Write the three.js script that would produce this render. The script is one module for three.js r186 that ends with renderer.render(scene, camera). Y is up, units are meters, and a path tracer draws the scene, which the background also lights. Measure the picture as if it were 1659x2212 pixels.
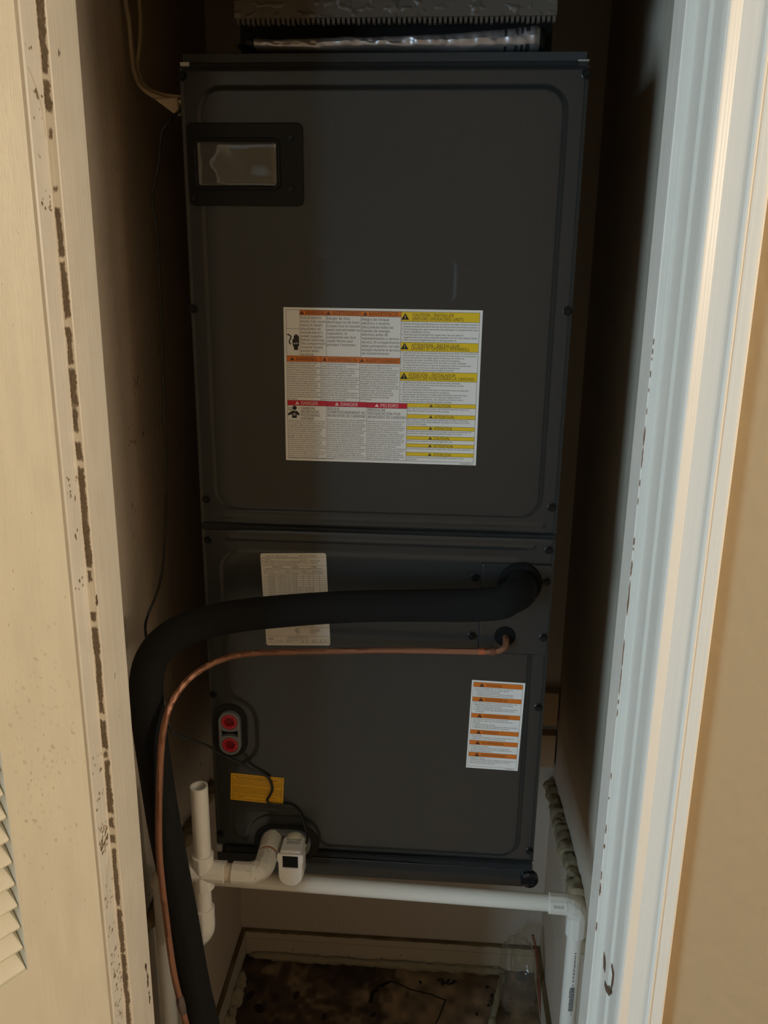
import * as THREE from 'three';
import { RoundedBoxGeometry } from 'three/addons/geometries/RoundedBoxGeometry.js';
import { mergeGeometries, toCreasedNormals } from 'three/addons/utils/BufferGeometryUtils.js';
import { RectAreaLightUniformsLib } from 'three/addons/lights/RectAreaLightUniformsLib.js';

// ---------------------------------------------------------------- camera, light, exposure
const scene = new THREE.Scene();
const F = 1735, CAM = new THREE.Vector3(0.0869, 1.6803, 1.1497), PITCH = -0.2636, YAW = 0.0657, ROLL = 0.0128;
const camera = new THREE.PerspectiveCamera(2 * Math.atan(1106 / F) * 180 / Math.PI, 1659 / 2212, 0.05, 30);
camera.position.copy(CAM);
camera.rotation.set(PITCH, YAW, ROLL, 'YXZ');
camera.updateMatrixWorld(true);
scene.add(camera);
scene.background = new THREE.Color(0.42, 0.6, 0.82);           // overcast sky outside the hall window
const renderer = new THREE.WebGLRenderer({ antialias: true });
renderer.toneMapping = THREE.LinearToneMapping;
renderer.toneMappingExposure = 1.25;
renderer.shadowMap.enabled = true;
RectAreaLightUniformsLib.init();
const WINDOW = { x0: -2.85, x1: -1.85, y0: 0.75, y1: 1.95, z: 3.0 };
const skylight = new THREE.RectAreaLight(new THREE.Color(0.5, 0.76, 1.0), 20, WINDOW.x1 - WINDOW.x0, WINDOW.y1 - WINDOW.y0);
skylight.position.set((WINDOW.x0 + WINDOW.x1) / 2, (WINDOW.y0 + WINDOW.y1) / 2, WINDOW.z - 0.01);
skylight.lookAt(skylight.position.x, skylight.position.y, 0);
scene.add(skylight);
const LAMP = new THREE.Vector3(1.78, 1.95, 1.08);               // warm globe lamp down the hall

// ---------------------------------------------------------------- helpers
const V = (x, y, z) => new THREE.Vector3(x, y, z);
function rng(seed) { let a = seed >>> 0; return () => { a = (a + 0x6D2B79F5) >>> 0; let t = Math.imul(a ^ (a >>> 15), 1 | a); t = (t + Math.imul(t ^ (t >>> 7), 61 | t)) ^ t; return ((t ^ (t >>> 14)) >>> 0) / 4294967296; }; }
function hash(x, y, s) { let h = Math.imul(x | 0, 374761393) ^ Math.imul(y | 0, 668265263) ^ Math.imul(s | 0, 2147483647 - 58); h = Math.imul(h ^ (h >>> 13), 1274126177); return ((h ^ (h >>> 16)) >>> 0) / 4294967296; }
function noise2(x, y, s = 1, wx = 1e9, wy = 1e9) {              // value noise, wraps at wx, wy
  const xi = Math.floor(x), yi = Math.floor(y), f = x - xi, g = y - yi, u = f * f * (3 - 2 * f), v = g * g * (3 - 2 * g);
  const m = (a, w) => ((a % w) + w) % w;
  const a = hash(m(xi, wx), m(yi, wy), s), b = hash(m(xi + 1, wx), m(yi, wy), s), c = hash(m(xi, wx), m(yi + 1, wy), s), d = hash(m(xi + 1, wx), m(yi + 1, wy), s);
  return (a + (b - a) * u) * (1 - v) + (c + (d - c) * u) * v;
}
const clamp = (a, b = 0, c = 1) => Math.min(c, Math.max(b, a));
const smooth = (a, b, x) => { const t = clamp((x - a) / (b - a)); return t * t * (3 - 2 * t); };
// a pixel of the 1659x2212 photograph to the point where its ray meets the plane axis = value
function px(u, v, axis, value) {
  const d = V((u - 829.5) / F, -(v - 1106) / F, -1).applyQuaternion(camera.quaternion);
  return CAM.clone().addScaledVector(d, (value - CAM[axis]) / d[axis]);
}
const pz = (u, v, z) => px(u, v, 'z', z);
const taken = {};
function numbered(n) { taken[n] = (taken[n] || 0) + 1; return taken[n] === 1 ? n : n + '_' + String(taken[n] - 1).padStart(3, '0'); }
function mesh(name, g, m, parent, label) {
  const o = new THREE.Mesh(g, m); o.castShadow = o.receiveShadow = true;
  if (parent) { o.name = name; parent.add(o); } else { o.name = numbered(name); scene.add(o); }
  if (label) o.userData.label = label;
  return o;
}
function group(name, label, category, group_) {
  const g = new THREE.Group(); g.name = numbered(name); scene.add(g); g.userData = { label, category };
  if (group_) g.userData.group = group_;
  return g;
}
function tag(o, label, category, group_) { o.userData.label = label; o.userData.category = category; if (group_) o.userData.group = group_; return o; }
function struct(o, label, category) { o.userData.kind = 'structure'; o.userData.label = label; o.userData.category = category; return o; }
function at(g, x, y, z) { g.translate(x, y, z); return g; }
const plain = g => { g = g.index ? g.toNonIndexed() : g; return g; };
const merge = list => mergeGeometries(list.map(g => { g = plain(g); if (!g.attributes.uv) g.setAttribute('uv', new THREE.BufferAttribute(new Float32Array(g.attributes.position.count * 2), 2)); for (const k of Object.keys(g.attributes)) if (!['position', 'normal', 'uv'].includes(k)) g.deleteAttribute(k); return g; }));
const bx = (x0, x1, y0, y1, z0, z1, r = 0) => at(r ? new RoundedBoxGeometry(x1 - x0, y1 - y0, z1 - z0, 2, r) : new THREE.BoxGeometry(x1 - x0, y1 - y0, z1 - z0), (x0 + x1) / 2, (y0 + y1) / 2, (z0 + z1) / 2);
// closed plan outline [[x, z]...] raised from y0 to y1; u runs round the outline from point 0 and v up, both 0..1
function prism(outline, y0, y1) {
  let pts = outline.map(p => new THREE.Vector2(p[0], p[1]));
  if (THREE.ShapeUtils.area(pts) > 0) pts = [pts[0], ...pts.slice(1).reverse()];
  const n = pts.length, len = [0]; for (let i = 0; i < n; i++) len.push(len[i] + pts[i].distanceTo(pts[(i + 1) % n]));
  const P = [], U = [], T = len[n];
  for (let i = 0; i < n; i++) {
    const a = pts[i], b = pts[(i + 1) % n], ua = len[i] / T, ub = len[i + 1] / T;
    const q = [[a, y0, ua, 0], [b, y0, ub, 0], [b, y1, ub, 1], [a, y1, ua, 1]];
    for (const k of [0, 1, 2, 0, 2, 3]) { P.push(q[k][0].x, q[k][1], q[k][0].y); U.push(q[k][2], q[k][3]); }
  }
  for (const t of THREE.ShapeUtils.triangulateShape(pts.slice().reverse(), [])) {
    const r = pts.slice().reverse();
    for (const k of [t[0], t[1], t[2]]) { P.push(r[k].x, y0, r[k].y); U.push(0, 0); }
    for (const k of [t[2], t[1], t[0]]) { P.push(r[k].x, y1, r[k].y); U.push(0, 1); }
  }
  const g = new THREE.BufferGeometry();
  g.setAttribute('position', new THREE.Float32BufferAttribute(P, 3)); g.setAttribute('uv', new THREE.Float32BufferAttribute(U, 2));
  g.computeVertexNormals(); g.userData.len = len; g.userData.pts = pts;
  return g;
}
const soft = (g, a = 0.6) => toCreasedNormals(plain(g), a);
// tube through points; radius may vary with (t, angle)
function tube(points, radius, o = {}) {
  const c = points.isCurve ? points : new THREE.CatmullRomCurve3(points, false, o.type || 'centripetal'), N = o.seg || 60, M = o.radial || 18;
  const fr = c.computeFrenetFrames(N, false), P = [], U = [], I = [], R = typeof radius === 'function' ? radius : () => radius;
  for (let i = 0; i <= N; i++) {
    const p = c.getPointAt(i / N);
    for (let j = 0; j <= M; j++) {
      const a = j / M * Math.PI * 2, r = R(i / N, a), q = p.clone().addScaledVector(fr.normals[i], Math.cos(a) * r).addScaledVector(fr.binormals[i], Math.sin(a) * r);
      P.push(q.x, q.y, q.z); U.push(j / M, i / N);
    }
  }
  for (let i = 0; i < N; i++) for (let j = 0; j < M; j++) { const a = i * (M + 1) + j, b = a + M + 1; I.push(a, a + 1, b, b, a + 1, b + 1); }
  if (!o.open) for (const i of [0, N]) {
    const p = c.getPointAt(i / N), k = P.length / 3; P.push(p.x, p.y, p.z); U.push(0.5, i / N);
    for (let j = 0; j < M; j++) { const a = i * (M + 1) + j; i ? I.push(k, a, a + 1) : I.push(k, a + 1, a); }
  }
  const g = new THREE.BufferGeometry(); g.setAttribute('position', new THREE.Float32BufferAttribute(P, 3)); g.setAttribute('uv', new THREE.Float32BufferAttribute(U, 2)); g.setIndex(I); g.computeVertexNormals();
  return o.open ? g : toCreasedNormals(g.toNonIndexed(), 1.0);
}
function cyl(a, b, r, o = {}) {                                  // straight round bar from a to b
  const g = new THREE.CylinderGeometry(o.r2 ?? r, r, a.distanceTo(b), o.n || 28, 1, o.open || false);
  g.applyQuaternion(new THREE.Quaternion().setFromUnitVectors(V(0, 1, 0), b.clone().sub(a).normalize())); const m = a.clone().add(b).multiplyScalar(0.5);
  return at(g, m.x, m.y, m.z);
}
function lathe(profile, a, dir, n = 32) {                        // profile [[radius, along]...] from a along dir
  const g = new THREE.LatheGeometry(profile.map(p => new THREE.Vector2(Math.max(p[0], 1e-5), p[1])), n);
  g.applyQuaternion(new THREE.Quaternion().setFromUnitVectors(V(0, 1, 0), dir.clone().normalize()));
  return soft(at(g, a.x, a.y, a.z), 0.5);
}
function stadium(hx, hy) { const r = Math.min(hx, hy), s = new THREE.Shape(); const w = hx - r, h = hy - r; s.absarc(w, h, r, 0, Math.PI / 2); s.absarc(-w, h, r, Math.PI / 2, Math.PI); s.absarc(-w, -h, r, Math.PI, 1.5 * Math.PI); s.absarc(w, -h, r, 1.5 * Math.PI, 2 * Math.PI); s.closePath(); return s; }
function roundRect(x0, x1, y0, y1, r) { const s = new THREE.Shape(); s.absarc(x1 - r, y1 - r, r, 0, Math.PI / 2); s.absarc(x0 + r, y1 - r, r, Math.PI / 2, Math.PI); s.absarc(x0 + r, y0 + r, r, Math.PI, 1.5 * Math.PI); s.absarc(x1 - r, y0 + r, r, 1.5 * Math.PI, 2 * Math.PI); s.closePath(); return s; }
const slab = (shape, depth, bevel = 0, seg = 12) => new THREE.ExtrudeGeometry(shape, { depth: depth - 2 * bevel, bevelEnabled: bevel > 0, bevelSize: bevel, bevelThickness: bevel, bevelOffset: -bevel, bevelSegments: 2, curveSegments: seg }).translate(0, 0, bevel);
// sheet of metal x0..x1, y0..y1 whose front follows z = f(x, y), closed down to zBack
function sheet(x0, x1, y0, y1, step, f, zBack) {
  const nx = Math.round((x1 - x0) / step), ny = Math.round((y1 - y0) / step), P = [], U = [], I = [], id = (i, j) => j * (nx + 1) + i;
  for (let j = 0; j <= ny; j++) for (let i = 0; i <= nx; i++) { const x = x0 + (x1 - x0) * i / nx, y = y0 + (y1 - y0) * j / ny; P.push(x, y, f(x, y)); U.push(x, y); }
  for (let j = 0; j < ny; j++) for (let i = 0; i < nx; i++) { const a = id(i, j), b = id(i + 1, j), c = id(i + 1, j + 1), d = id(i, j + 1); I.push(a, b, c, a, c, d); }
  const g = new THREE.BufferGeometry(); g.setAttribute('position', new THREE.Float32BufferAttribute(P, 3)); g.setAttribute('uv', new THREE.Float32BufferAttribute(U, 2)); g.setIndex(I); g.computeVertexNormals();
  const back = bx(x0, x1, y0, y1, zBack, f(x0, y0) - 0.0002);
  return merge([g, back]);
}
function sdBox(x, y, cx, cy, hx, hy, r) { const dx = Math.abs(x - cx) - hx + r, dy = Math.abs(y - cy) - hy + r; return Math.hypot(Math.max(dx, 0), Math.max(dy, 0)) + Math.min(Math.max(dx, dy), 0) - r; }
const smax = (a, b, k) => { const h = clamp(0.5 - 0.5 * (b - a) / k); return (b + (a - b) * h) + k * h * (1 - h); };

// ---------------------------------------------------------------- textures and materials
function canvas(w, h, draw, opts = {}) {
  const c = document.createElement('canvas'); c.width = w; c.height = h; draw(c.getContext('2d'), w, h);
  const t = new THREE.CanvasTexture(c); if (!opts.data) t.colorSpace = THREE.SRGBColorSpace; t.anisotropy = 8; t.magFilter = THREE.LinearFilter;
  if (opts.wrap) t.wrapS = t.wrapT = THREE.RepeatWrapping;
  return t;
}
function grey(n, f, rep) {                                       // tiling grey noise texture
  const d = new Uint8Array(n * n * 4);
  for (let j = 0; j < n; j++) for (let i = 0; i < n; i++) { const v = clamp(f(i / n, j / n)) * 255, k = (j * n + i) * 4; d[k] = d[k + 1] = d[k + 2] = v; d[k + 3] = 255; }
  const t = new THREE.DataTexture(d, n, n); t.wrapS = t.wrapT = THREE.RepeatWrapping; t.magFilter = THREE.LinearFilter; t.minFilter = THREE.LinearMipmapLinearFilter; t.generateMipmaps = true; t.repeat.set(rep, rep); t.needsUpdate = true;
  return t;
}
const peel = rep => grey(256, (u, v) => 0.6 * noise2(u * 48, v * 48, 3, 48, 48) + 0.4 * noise2(u * 96, v * 96, 4, 96, 96), rep);
const peelMetal = peel(8), peelWall = peel(3);
const blotch = grey(256, (u, v) => 0.5 + 0.5 * (0.6 * noise2(u * 6, v * 6, 9, 6, 6) + 0.3 * noise2(u * 20, v * 20, 10, 20, 20) + 0.1 * noise2(u * 70, v * 70, 11, 70, 70)), 1.3);
const lin = (r, g, b) => new THREE.Color().setRGB(r, g, b);
const std = (c, rough, o = {}) => new THREE.MeshStandardMaterial({ color: c, roughness: rough, ...o });
const phys = (c, rough, o = {}) => new THREE.MeshPhysicalMaterial({ color: c, roughness: rough, ...o });
const M = {
  unit: phys(lin(0.0165, 0.0182, 0.0178), 0.42, { bumpMap: peelMetal, bumpScale: 0.0001, clearcoat: 0.45, clearcoatRoughness: 0.16 }),
  blackPlastic: phys(lin(0.006, 0.006, 0.006), 0.35, { specularIntensity: 0.45 }),
  rubber: phys(lin(0.0075, 0.0072, 0.0065), 0.9, { specularIntensity: 0.45, bumpMap: peel(10), bumpScale: 0.0004 }),
  gasket: std(lin(0.011, 0.011, 0.0105), 0.95),
  lens: phys(lin(0.07, 0.068, 0.065), 0.08, { clearcoat: 1, clearcoatRoughness: 0.06 }),
  screw: phys(lin(0.012, 0.012, 0.012), 0.32, { metalness: 0.4 }),
  bareMetal: std(lin(0.55, 0.54, 0.5), 0.45, { metalness: 0.5 }),
  copper: phys(lin(0.3, 0.135, 0.075), 0.48, { metalness: 0.55 }),
  copperDark: phys(lin(0.2, 0.09, 0.055), 0.55, { metalness: 0.6 }),
  pvc: phys(lin(0.68, 0.635, 0.55), 0.38),
  pvcGlue: phys(lin(0.6, 0.5, 0.38), 0.45),
  pvcGrey: phys(lin(0.17, 0.17, 0.165), 0.45),
  redPlug: phys(lin(0.5, 0.018, 0.03), 0.4),
  redDeep: phys(lin(0.22, 0.006, 0.012), 0.5),
  cream: std(lin(0.62, 0.5, 0.33), 0.6),
  wireBlack: phys(lin(0.01, 0.009, 0.008), 0.4),
  whiteSwitch: phys(lin(0.78, 0.74, 0.68), 0.35),
  foam: std(lin(0.42, 0.315, 0.175), 0.75, { bumpMap: peel(20), bumpScale: 0.0006 }),
  foamPale: std(lin(0.55, 0.46, 0.3), 0.75, { bumpMap: peel(20), bumpScale: 0.0006 }),
  wood: std(lin(0.5, 0.34, 0.2), 0.7),
  drywall: std(lin(0.58, 0.5, 0.41), 0.9, { bumpMap: peelWall, bumpScale: 0.0006 }),
  hallWall: std(lin(0.41, 0.3, 0.17), 0.7, { bumpMap: peelWall, bumpScale: 0.0009 }),
  ceiling: std(lin(0.7, 0.66, 0.58), 0.95),
  duct: std(lin(0.2, 0.135, 0.06), 0.8, { map: null }),
  ductTape: phys(lin(0.1, 0.08, 0.06), 0.45),
  black: std(lin(0.018, 0.017, 0.016), 0.95),
  foil: std(lin(0.42, 0.4, 0.4), 0.38, { metalness: 0.75 }),
  carpet: std(lin(0.46, 0.39, 0.31), 0.95, { bumpMap: peel(30), bumpScale: 0.002 }),
  white: std(lin(0.72, 0.7, 0.66), 0.5),
};
const paint = (o = {}) => phys(lin(0.74, 0.71, 0.64), 0.42, o);

// ---------------------------------------------------------------- room shell
const CX0 = -0.386, CX1 = 0.388, CZ = -0.572, FRONT = 0.35, BACKF = 0.25, HALLX0 = -3.2, HALLX1 = 2.3, HALLZ = 3.0, CEIL = 2.44;
// stains and specks on the two side walls, drawn where the photograph has them (z from the back, y up to 2 m)
function stainedWall(x, marks, seed) {
  const m = M.drywall.clone(); m.color = lin(1, 1, 1);
  m.map = canvas(1024, 2048, (g, w, h) => {
    const im = g.createImageData(w, h); for (let j = 0; j < h; j++) for (let i = 0; i < w; i++) { const n = (noise2(i / 90, j / 90, seed) - 0.5) * 12 + (noise2(i / 9, j / 9, seed + 1) - 0.5) * 5, k = (j * w + i) * 4; im.data[k] = 200 + n; im.data[k + 1] = 181 + n; im.data[k + 2] = 157 + n; im.data[k + 3] = 255; }
    g.putImageData(im, 0, 0); const r = rng(seed);
    for (const [u, v, su, sv, n, a] of marks) for (let k = 0; k < n; k++) { const p = px(u + (r() + r() - 1) * su, v + (r() + r() - 1) * sv, 'x', x); fleck(g, (p.z - CZ) / 0.822 * w, (1 - p.y / 2) * h, 1.5 + 5 * r() * r(), 1.5 + 7 * r() * r(), `rgba(58,42,22,${a * (0.4 + 0.6 * r())})`, r); }
  });
  return m;
}
const wallUV = g => { const p = g.attributes.position, u = g.attributes.uv; for (let i = 0; i < p.count; i++) u.setXY(i, (p.getZ(i) - CZ) / 0.822, p.getY(i) / 2); return g; };
function fleck(g, x, y, sx, sy, col, r, n = 7) { g.fillStyle = col; g.beginPath(); for (let k = 0; k < n; k++) { const a = k / n * 6.283, q = 0.5 + r() * 0.6; const X = x + Math.cos(a) * sx * q, Y = y + Math.sin(a) * sy * q; k ? g.lineTo(X, Y) : g.moveTo(X, Y); } g.closePath(); g.fill(); }
struct(mesh('wall_left', wallUV(bx(CX0 - 0.1, CX0, 0, CEIL, CZ - 0.1, BACKF)), stainedWall(CX0, [[293, 830, 8, 30, 9, 0.7], [285, 940, 12, 30, 9, 0.8], [310, 940, 6, 20, 4, 0.6], [290, 1100, 20, 90, 6, 0.4], [410, 1770, 30, 22, 26, 0.6], [350, 1890, 24, 40, 26, 0.6], [435, 1651, 3, 4, 3, 0.8], [330, 1960, 12, 40, 30, 0.7]], 211)), 'plain drywall closet wall behind the black insulated hose', 'wall');
struct(mesh('wall_right', wallUV(bx(CX1, CX1 + 0.1, 0, CEIL, CZ - 0.1, BACKF)), stainedWall(CX1, [[1190, 1700, 6, 18, 22, 0.85], [1198, 1740, 5, 18, 26, 0.9], [1206, 1770, 6, 16, 14, 0.7], [1222, 1820, 5, 24, 18, 0.7], [1230, 1895, 4, 14, 8, 0.8], [1176, 1780, 2, 3, 3, 0.7], [1168, 1892, 2, 5, 3, 0.8], [1262, 2070, 4, 10, 10, 0.8], [1252, 1587, 2, 4, 2, 0.5], [1342, 824, 2, 3, 2, 0.6], [1215, 1900, 16, 60, 7, 0.5]], 223)), 'plain drywall closet wall beside the white drain riser', 'wall');
struct(mesh('wall_back', bx(CX0, CX1, 0, CEIL, CZ - 0.1, CZ), M.drywall), 'plain drywall closet wall below and behind the air handler', 'wall');
const closetFloorMap = canvas(768, 768, (g, w, h) => {           // 0.774 m wide, 0.93 m deep; top of the canvas is the back
  const r = rng(5), im = g.createImageData(w, h);
  for (let j = 0; j < h; j++) for (let i = 0; i < w; i++) {
    const u = i / w, v = j / h, n = 0.5 * noise2(u * 7, v * 7, 21) + 0.3 * noise2(u * 19, v * 19, 22) + 0.2 * noise2(u * 60, v * 60, 23);
    const tan = smooth(0.4, 0.62, n + 0.42 * smooth(0.35, 0.75, u) - 0.12), k = (j * w + i) * 4, m = 0.75 + 0.5 * noise2(u * 34, v * 34, 27);
    im.data[k] = (78 + 62 * tan) * m; im.data[k + 1] = (60 + 55 * tan) * m; im.data[k + 2] = (44 + 43 * tan) * m; im.data[k + 3] = 255;
  }
  g.putImageData(im, 0, 0);
  g.strokeStyle = '#120b06'; g.lineWidth = 3.2; g.lineJoin = 'round';
  const X = x => (x - CX0) / (CX1 - CX0) * w, Y = z => (z - CZ) / 0.93 * h;
  const line = (pts, wd) => { g.lineWidth = wd; g.beginPath(); pts.forEach(([a, b], i) => { const p = px(a, b, 'y', 0), q = [X(p.x) + (r() - 0.5) * 4, Y(p.z) + (r() - 0.5) * 4]; i ? g.lineTo(...q) : g.moveTo(...q); }); g.stroke(); };
  line([[798, 2160], [806, 2143], [822, 2128], [838, 2120], [856, 2124], [874, 2131], [884, 2138], [900, 2141], [930, 2149], [962, 2160], [958, 2176], [950, 2192], [942, 2212]], 3);
  line([[800, 2165], [806, 2145], [816, 2136]], 9); line([[824, 2129], [842, 2121]], 6);
  for (const [a, b, s] of [[908, 2122, 5], [1052, 2132, 5], [1062, 2150, 5], [1055, 2172, 4], [1030, 2190, 5], [806, 2192, 8], [700, 2196, 9], [560, 2178, 14], [540, 2150, 12], [640, 2150, 10]]) { const p = px(a, b, 'y', 0); g.fillStyle = 'rgba(16,10,6,0.8)'; g.beginPath(); g.ellipse(X(p.x), Y(p.z), s, s * 0.7, r() * 3, 0, 7); g.fill(); }
});
struct(mesh('floor', (() => { const g = bx(CX0 - 0.1, CX1 + 0.1, -0.1, 0, CZ - 0.1, FRONT); const p = g.attributes.position, u = g.attributes.uv; for (let i = 0; i < p.count; i++) u.setXY(i, (p.getX(i) - CX0) / (CX1 - CX0), 1 - (p.getZ(i) - CZ) / 0.93); return g; })(), std(lin(1, 1, 1), 0.85, { map: closetFloorMap, bumpMap: peel(4), bumpScale: 0.001 })), 'stained cracked brown closet floor under the air handler', 'floor');
struct(mesh('floor_hall', bx(HALLX0, HALLX1, -0.1, 0, FRONT, HALLZ), M.carpet), 'tan hall carpet outside the closet', 'floor');
struct(mesh('ceiling', bx(HALLX0 - 0.1, HALLX1 + 0.1, CEIL, CEIL + 0.1, CZ - 0.1, HALLZ + 0.1), M.ceiling), 'flat ceiling above closet and hall', 'ceiling');
struct(mesh('wall_front', merge([bx(HALLX0, -0.312, 0, CEIL, BACKF, FRONT), bx(0.323, HALLX1, 0, CEIL, BACKF, FRONT), bx(-0.312, 0.323, 2.06, CEIL, BACKF, FRONT)]), M.hallWall), 'ochre painted hall wall beside the white door casing', 'wall');
struct(mesh('wall_hall_left', bx(HALLX0 - 0.1, HALLX0, 0, CEIL, BACKF, HALLZ + 0.1), M.hallWall), 'ochre painted end wall of the hall', 'wall');
struct(mesh('wall_hall_right', bx(HALLX1, HALLX1 + 0.1, 0, CEIL, BACKF, HALLZ + 0.1), M.hallWall), 'ochre painted end wall of the hall by the globe lamp', 'wall');
struct(mesh('wall_hall_back', merge([bx(HALLX0, WINDOW.x0, 0, CEIL, HALLZ, HALLZ + 0.1), bx(WINDOW.x1, HALLX1, 0, CEIL, HALLZ, HALLZ + 0.1), bx(WINDOW.x0, WINDOW.x1, 0, WINDOW.y0, HALLZ, HALLZ + 0.1), bx(WINDOW.x0, WINDOW.x1, WINDOW.y1, CEIL, HALLZ, HALLZ + 0.1)]), M.hallWall), 'ochre painted hall wall with the window in it', 'wall');
{
  const w = new THREE.Group(); w.name = 'window_1'; scene.add(w); struct(w, 'white framed hall window letting in cool daylight', 'window');
  const { x0, x1, y0, y1, z } = WINDOW, t = 0.045;
  for (const b of [[x0, x0 + t, y0, y1], [x1 - t, x1, y0, y1], [x0 + t, x1 - t, y0, y0 + t], [x0 + t, x1 - t, y1 - t, y1]]) mesh('frame', bx(...b, z + 0.02, z + 0.07), M.white, w);
  mesh('pane', bx(x0 + t, x1 - t, y0 + t, y1 - t, z + 0.04, z + 0.046), phys(lin(1, 1, 1), 0.02, { transmission: 1, thickness: 0 }), w);
}
{ // warm globe lamp hanging from the hall ceiling
  const l = group('pendant_lamp', 'warm glowing globe lamp hanging from the hall ceiling', 'lamp');
  mesh('canopy', lathe([[0.0, 0], [0.06, 0], [0.055, 0.02], [0.01, 0.03]], V(LAMP.x, CEIL, LAMP.z), V(0, -1, 0)), M.bareMetal, l);
  mesh('cord', cyl(V(LAMP.x, LAMP.y + 0.1, LAMP.z), V(LAMP.x, CEIL - 0.02, LAMP.z), 0.004), M.wireBlack, l);
  mesh('globe', at(new THREE.SphereGeometry(0.12, 32, 20), LAMP.x, LAMP.y, LAMP.z), std(lin(0.9, 0.85, 0.75), 0.5, { emissive: lin(1, 0.885, 0.73), emissiveIntensity: 4 }), l);
  const p = new THREE.PointLight(new THREE.Color(1, 0.885, 0.73), 3.45, 0, 2); p.position.copy(LAMP); p.castShadow = true; p.shadow.radius = 6; l.add(p);
}

// ---------------------------------------------------------------- door frame, casing, open louvred door
const JTOP = 2.05;
// marks are drawn in metres round the outline (a) and up the wall (y)
function markedPaint(geo, y0, y1, draw, w = 256, h = 2048, base = [226, 217, 200], seed = 1, streak = 5) {
  const T = geo.userData.len[geo.userData.len.length - 1];
  const map = canvas(w, h, (g) => {
    const im = g.createImageData(w, h), r = rng(seed);
    for (let j = 0; j < h; j++) for (let i = 0; i < w; i++) { const n = (noise2(i / w * T * 420, j / h * (y1 - y0) * 7, seed) - 0.5) * streak + (noise2(i / w * T * 60, j / h * (y1 - y0) * 30, seed + 7) - 0.5) * streak * 1.4, k = (j * w + i) * 4; for (let c = 0; c < 3; c++) im.data[k + c] = base[c] + n; im.data[k + 3] = 255; }
    g.putImageData(im, 0, 0);
    draw(g, a => a / T * w, y => (1 - (y - y0) / (y1 - y0)) * h, r, w / T, h / (y1 - y0));
  });
  return phys(lin(1, 1, 1), 0.42, { map, bumpMap: grey(256, (u, v) => 0.7 * noise2(u * 128, v * 6, 31 + seed, 128, 6) + 0.3 * noise2(u * 60, v * 60, 32 + seed, 60, 60), 1), bumpScale: 0.0003 });
}
const DIRT = '#5c4730', WOODCHIP = '#7a5a3c';
const Y_LO = 0.6, Y_HI = JTOP;
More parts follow.
